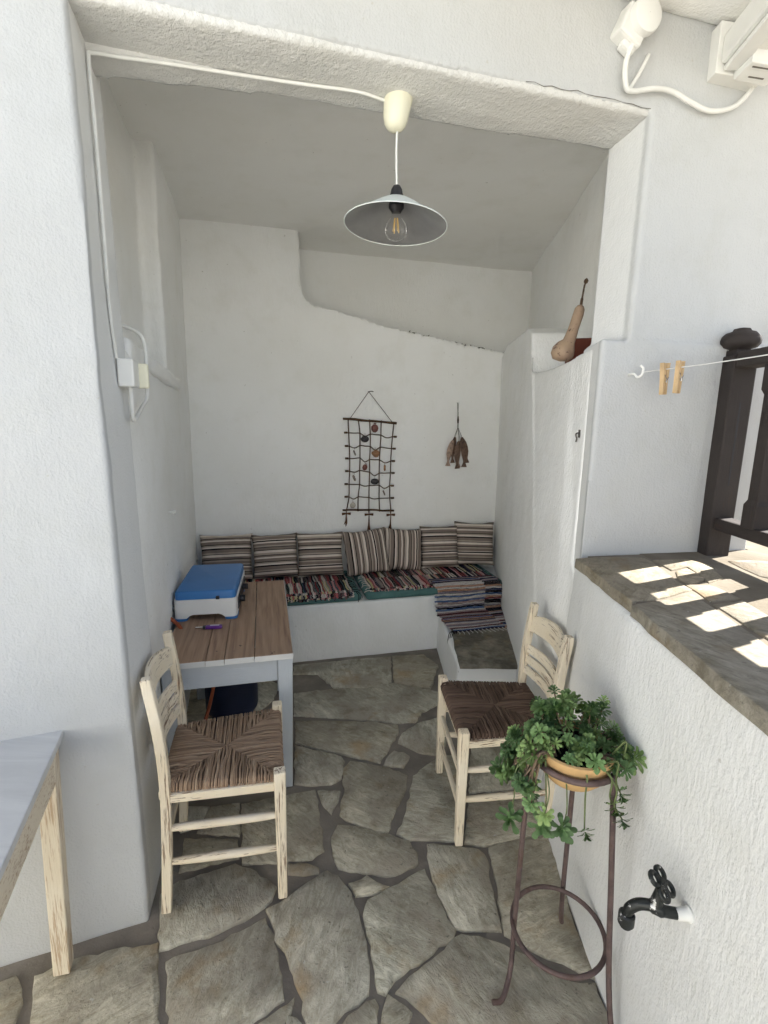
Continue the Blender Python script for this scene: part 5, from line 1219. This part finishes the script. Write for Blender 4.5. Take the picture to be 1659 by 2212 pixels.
for i in range(26):                                           # left shoulder spilling over the rim
    a = R(178) + qp.uniform(-.75, .65); d = qp.uniform(.09, .19); h = .075 - (d - .09) * 1.4 + qp.uniform(-.045, .03)
    t = CZ + V(math.cos(a) * d, math.sin(a) * d * .8, h); b = CZ + V(math.cos(a) * .075, math.sin(a) * .075, .005); stem([b, b.lerp(t, .5) + V(0, 0, .022), t], .003)
    rosette(t, V(math.cos(a) * .8, math.sin(a) * .5 - .3, .5), qp.uniform(.75, 1.05))
for i in range(16):                                           # curtain hanging on the left
    a = R(190) + qp.uniform(-.5, .45); d = qp.uniform(.125, .165); t = CZ + V(math.cos(a) * d, math.sin(a) * d, -qp.uniform(.02, .105)); b = CZ + V(math.cos(a) * .085, math.sin(a) * .085, .01)
    stem([b, CZ + V(math.cos(a) * .125, math.sin(a) * .125, .02), t], .003); rosette(t, V(math.cos(a) * .8, math.sin(a) * .8 - .4, qp.uniform(-.3, .4)), qp.uniform(.7, .95))
for (t, s) in ((V(.338, 1.10, .595), 1.35), (V(.410, 1.07, .600), 1.25), (V(.455, 1.05, .612), 1.3), (V(.412, 1.06, .640), 1.0)):   # big low rosettes
    b = CZ + V(-.085, -.03, .01); stem([b, V(t.x + .01, b.y - .03, .74), t + V(.012, .012, .05), t], .0018, 'stem_green'); rosette(t, cv * .8 + V(0, -.3, 0), s, 0)
for i in range(14):                                           # right side
    a = qp.uniform(R(-55), R(25)); d = qp.uniform(.09, .135); t = CZ + V(math.cos(a) * d, math.sin(a) * d, qp.uniform(-.005, .045)); b = CZ + V(math.cos(a) * .07, math.sin(a) * .07, .005); stem([b, b.lerp(t, .5) + V(0, 0, .015), t], .0026)
    rosette(t, V(math.cos(a) * .5, math.sin(a) * .5 - .3, .6), qp.uniform(.7, .95))
for (t, via, s) in ((V(.508, 1.045, .612), V(.505, 1.052, .70), .95), (V(.585, 1.06, .665), V(.565, 1.052, .70), .85), (V(.60, 1.05, .640), V(.575, 1.045, .68), .85), (V(.603, 1.075, .69), V(.58, 1.06, .74), .9), (V(.635, 1.10, .77), V(.61, 1.09, .775), 1.25)):
    b = CZ + V((via.x - RC.x) * .7, (via.y - RC.y) * .7, .005); stem([b, via + V(0, 0, .05), via, t], .0024, 'stem_green'); rosette(t, V(.1, -.5, -.5) if t.z < .7 else V(.5, -.6, .5), s)
for k_ in range(7):
    a = R(185) + qp.uniform(-.5, .5); stem([CZ + V(math.cos(a) * .07, math.sin(a) * .07, .005), CZ + V(math.cos(a) * .125, math.sin(a) * .125 - .01, .03), CZ + V(math.cos(a) * .145, math.sin(a) * .14 - .01, -.02), CZ + V(math.cos(a) * .135, math.sin(a) * .13 - .005, -.06)], .0036)

# ---- garden tap on the retaining wall
tw = V(rf(.86, .59) + .006, .86, .585)
tap = root('garden_tap', 'old black garden tap with worn paint on the white retaining wall', 'tap', tw)
bm = bm_new(); lathe(bm, [(.016, .0), (.0165, -.004), (.013, -.008), (.012, -.03)], 14, tw, Matrix.Rotation(R(90), 4, 'Y'), True, True); finish('wall_pipe', bm, 'white_plastic', tap, smooth=40)
bm = bm_new(); b0_ = tw + V(-.022, 0, 0)
sweep(bm, smooth_path([b0_, b0_ + V(-.03, .004, .002), b0_ + V(-.052, .012, .006), b0_ + V(-.075, .022, -.002), b0_ + V(-.090, .028, -.022), b0_ + V(-.092, .030, -.042)], 5), [.0115] * 6 + [.0145] * 5 + [.0115] * 10 + [.0105] * 5, 14); bd = finish('body', bm, 'tap_metal', tap, smooth=60)
bm = bm_new(); lathe(bm, [(.0135, 0), (.017, -.004), (.017, -.026), (.0125, -.028), (.0125, -.034)], 16, b0_ + V(-.092, .030, -.034), None, True, True); finish('spout_nut', bm, 'tap_metal', bd, smooth=40)
bm = bm_new(); v0 = b0_ + V(-.045, .010, .012); sweep(bm, [v0, v0 + V(.002, 0, .022), v0 + V(.004, 0, .045)], [.0135, .0105, .007], 12); finish('bonnet', bm, 'tap_metal', tap, smooth=40)
bm = bm_new(); hc = v0 + V(.006, 0, .052); Mh = Matrix.Rotation(R(-38), 4, 'Z') @ Matrix.Rotation(R(42), 4, 'Y')
for k_ in range(4):
    a = k_ * math.pi / 2 + .5; c_ = V(math.cos(a) * .020, math.sin(a) * .020, 0); sweep(bm, [hc + Mh @ (c_ + V(math.cos(t_ * math.pi / 7) * .0120, math.sin(t_ * math.pi / 7) * .0120, 0)) for t_ in range(14)], .0050, 8, closed=True)
lathe(bm, [(.008, -.006), (.009, .006), (.001, .007)], 10, hc, Mh, True); finish('handle', bm, 'tap_metal', tap, smooth=60)
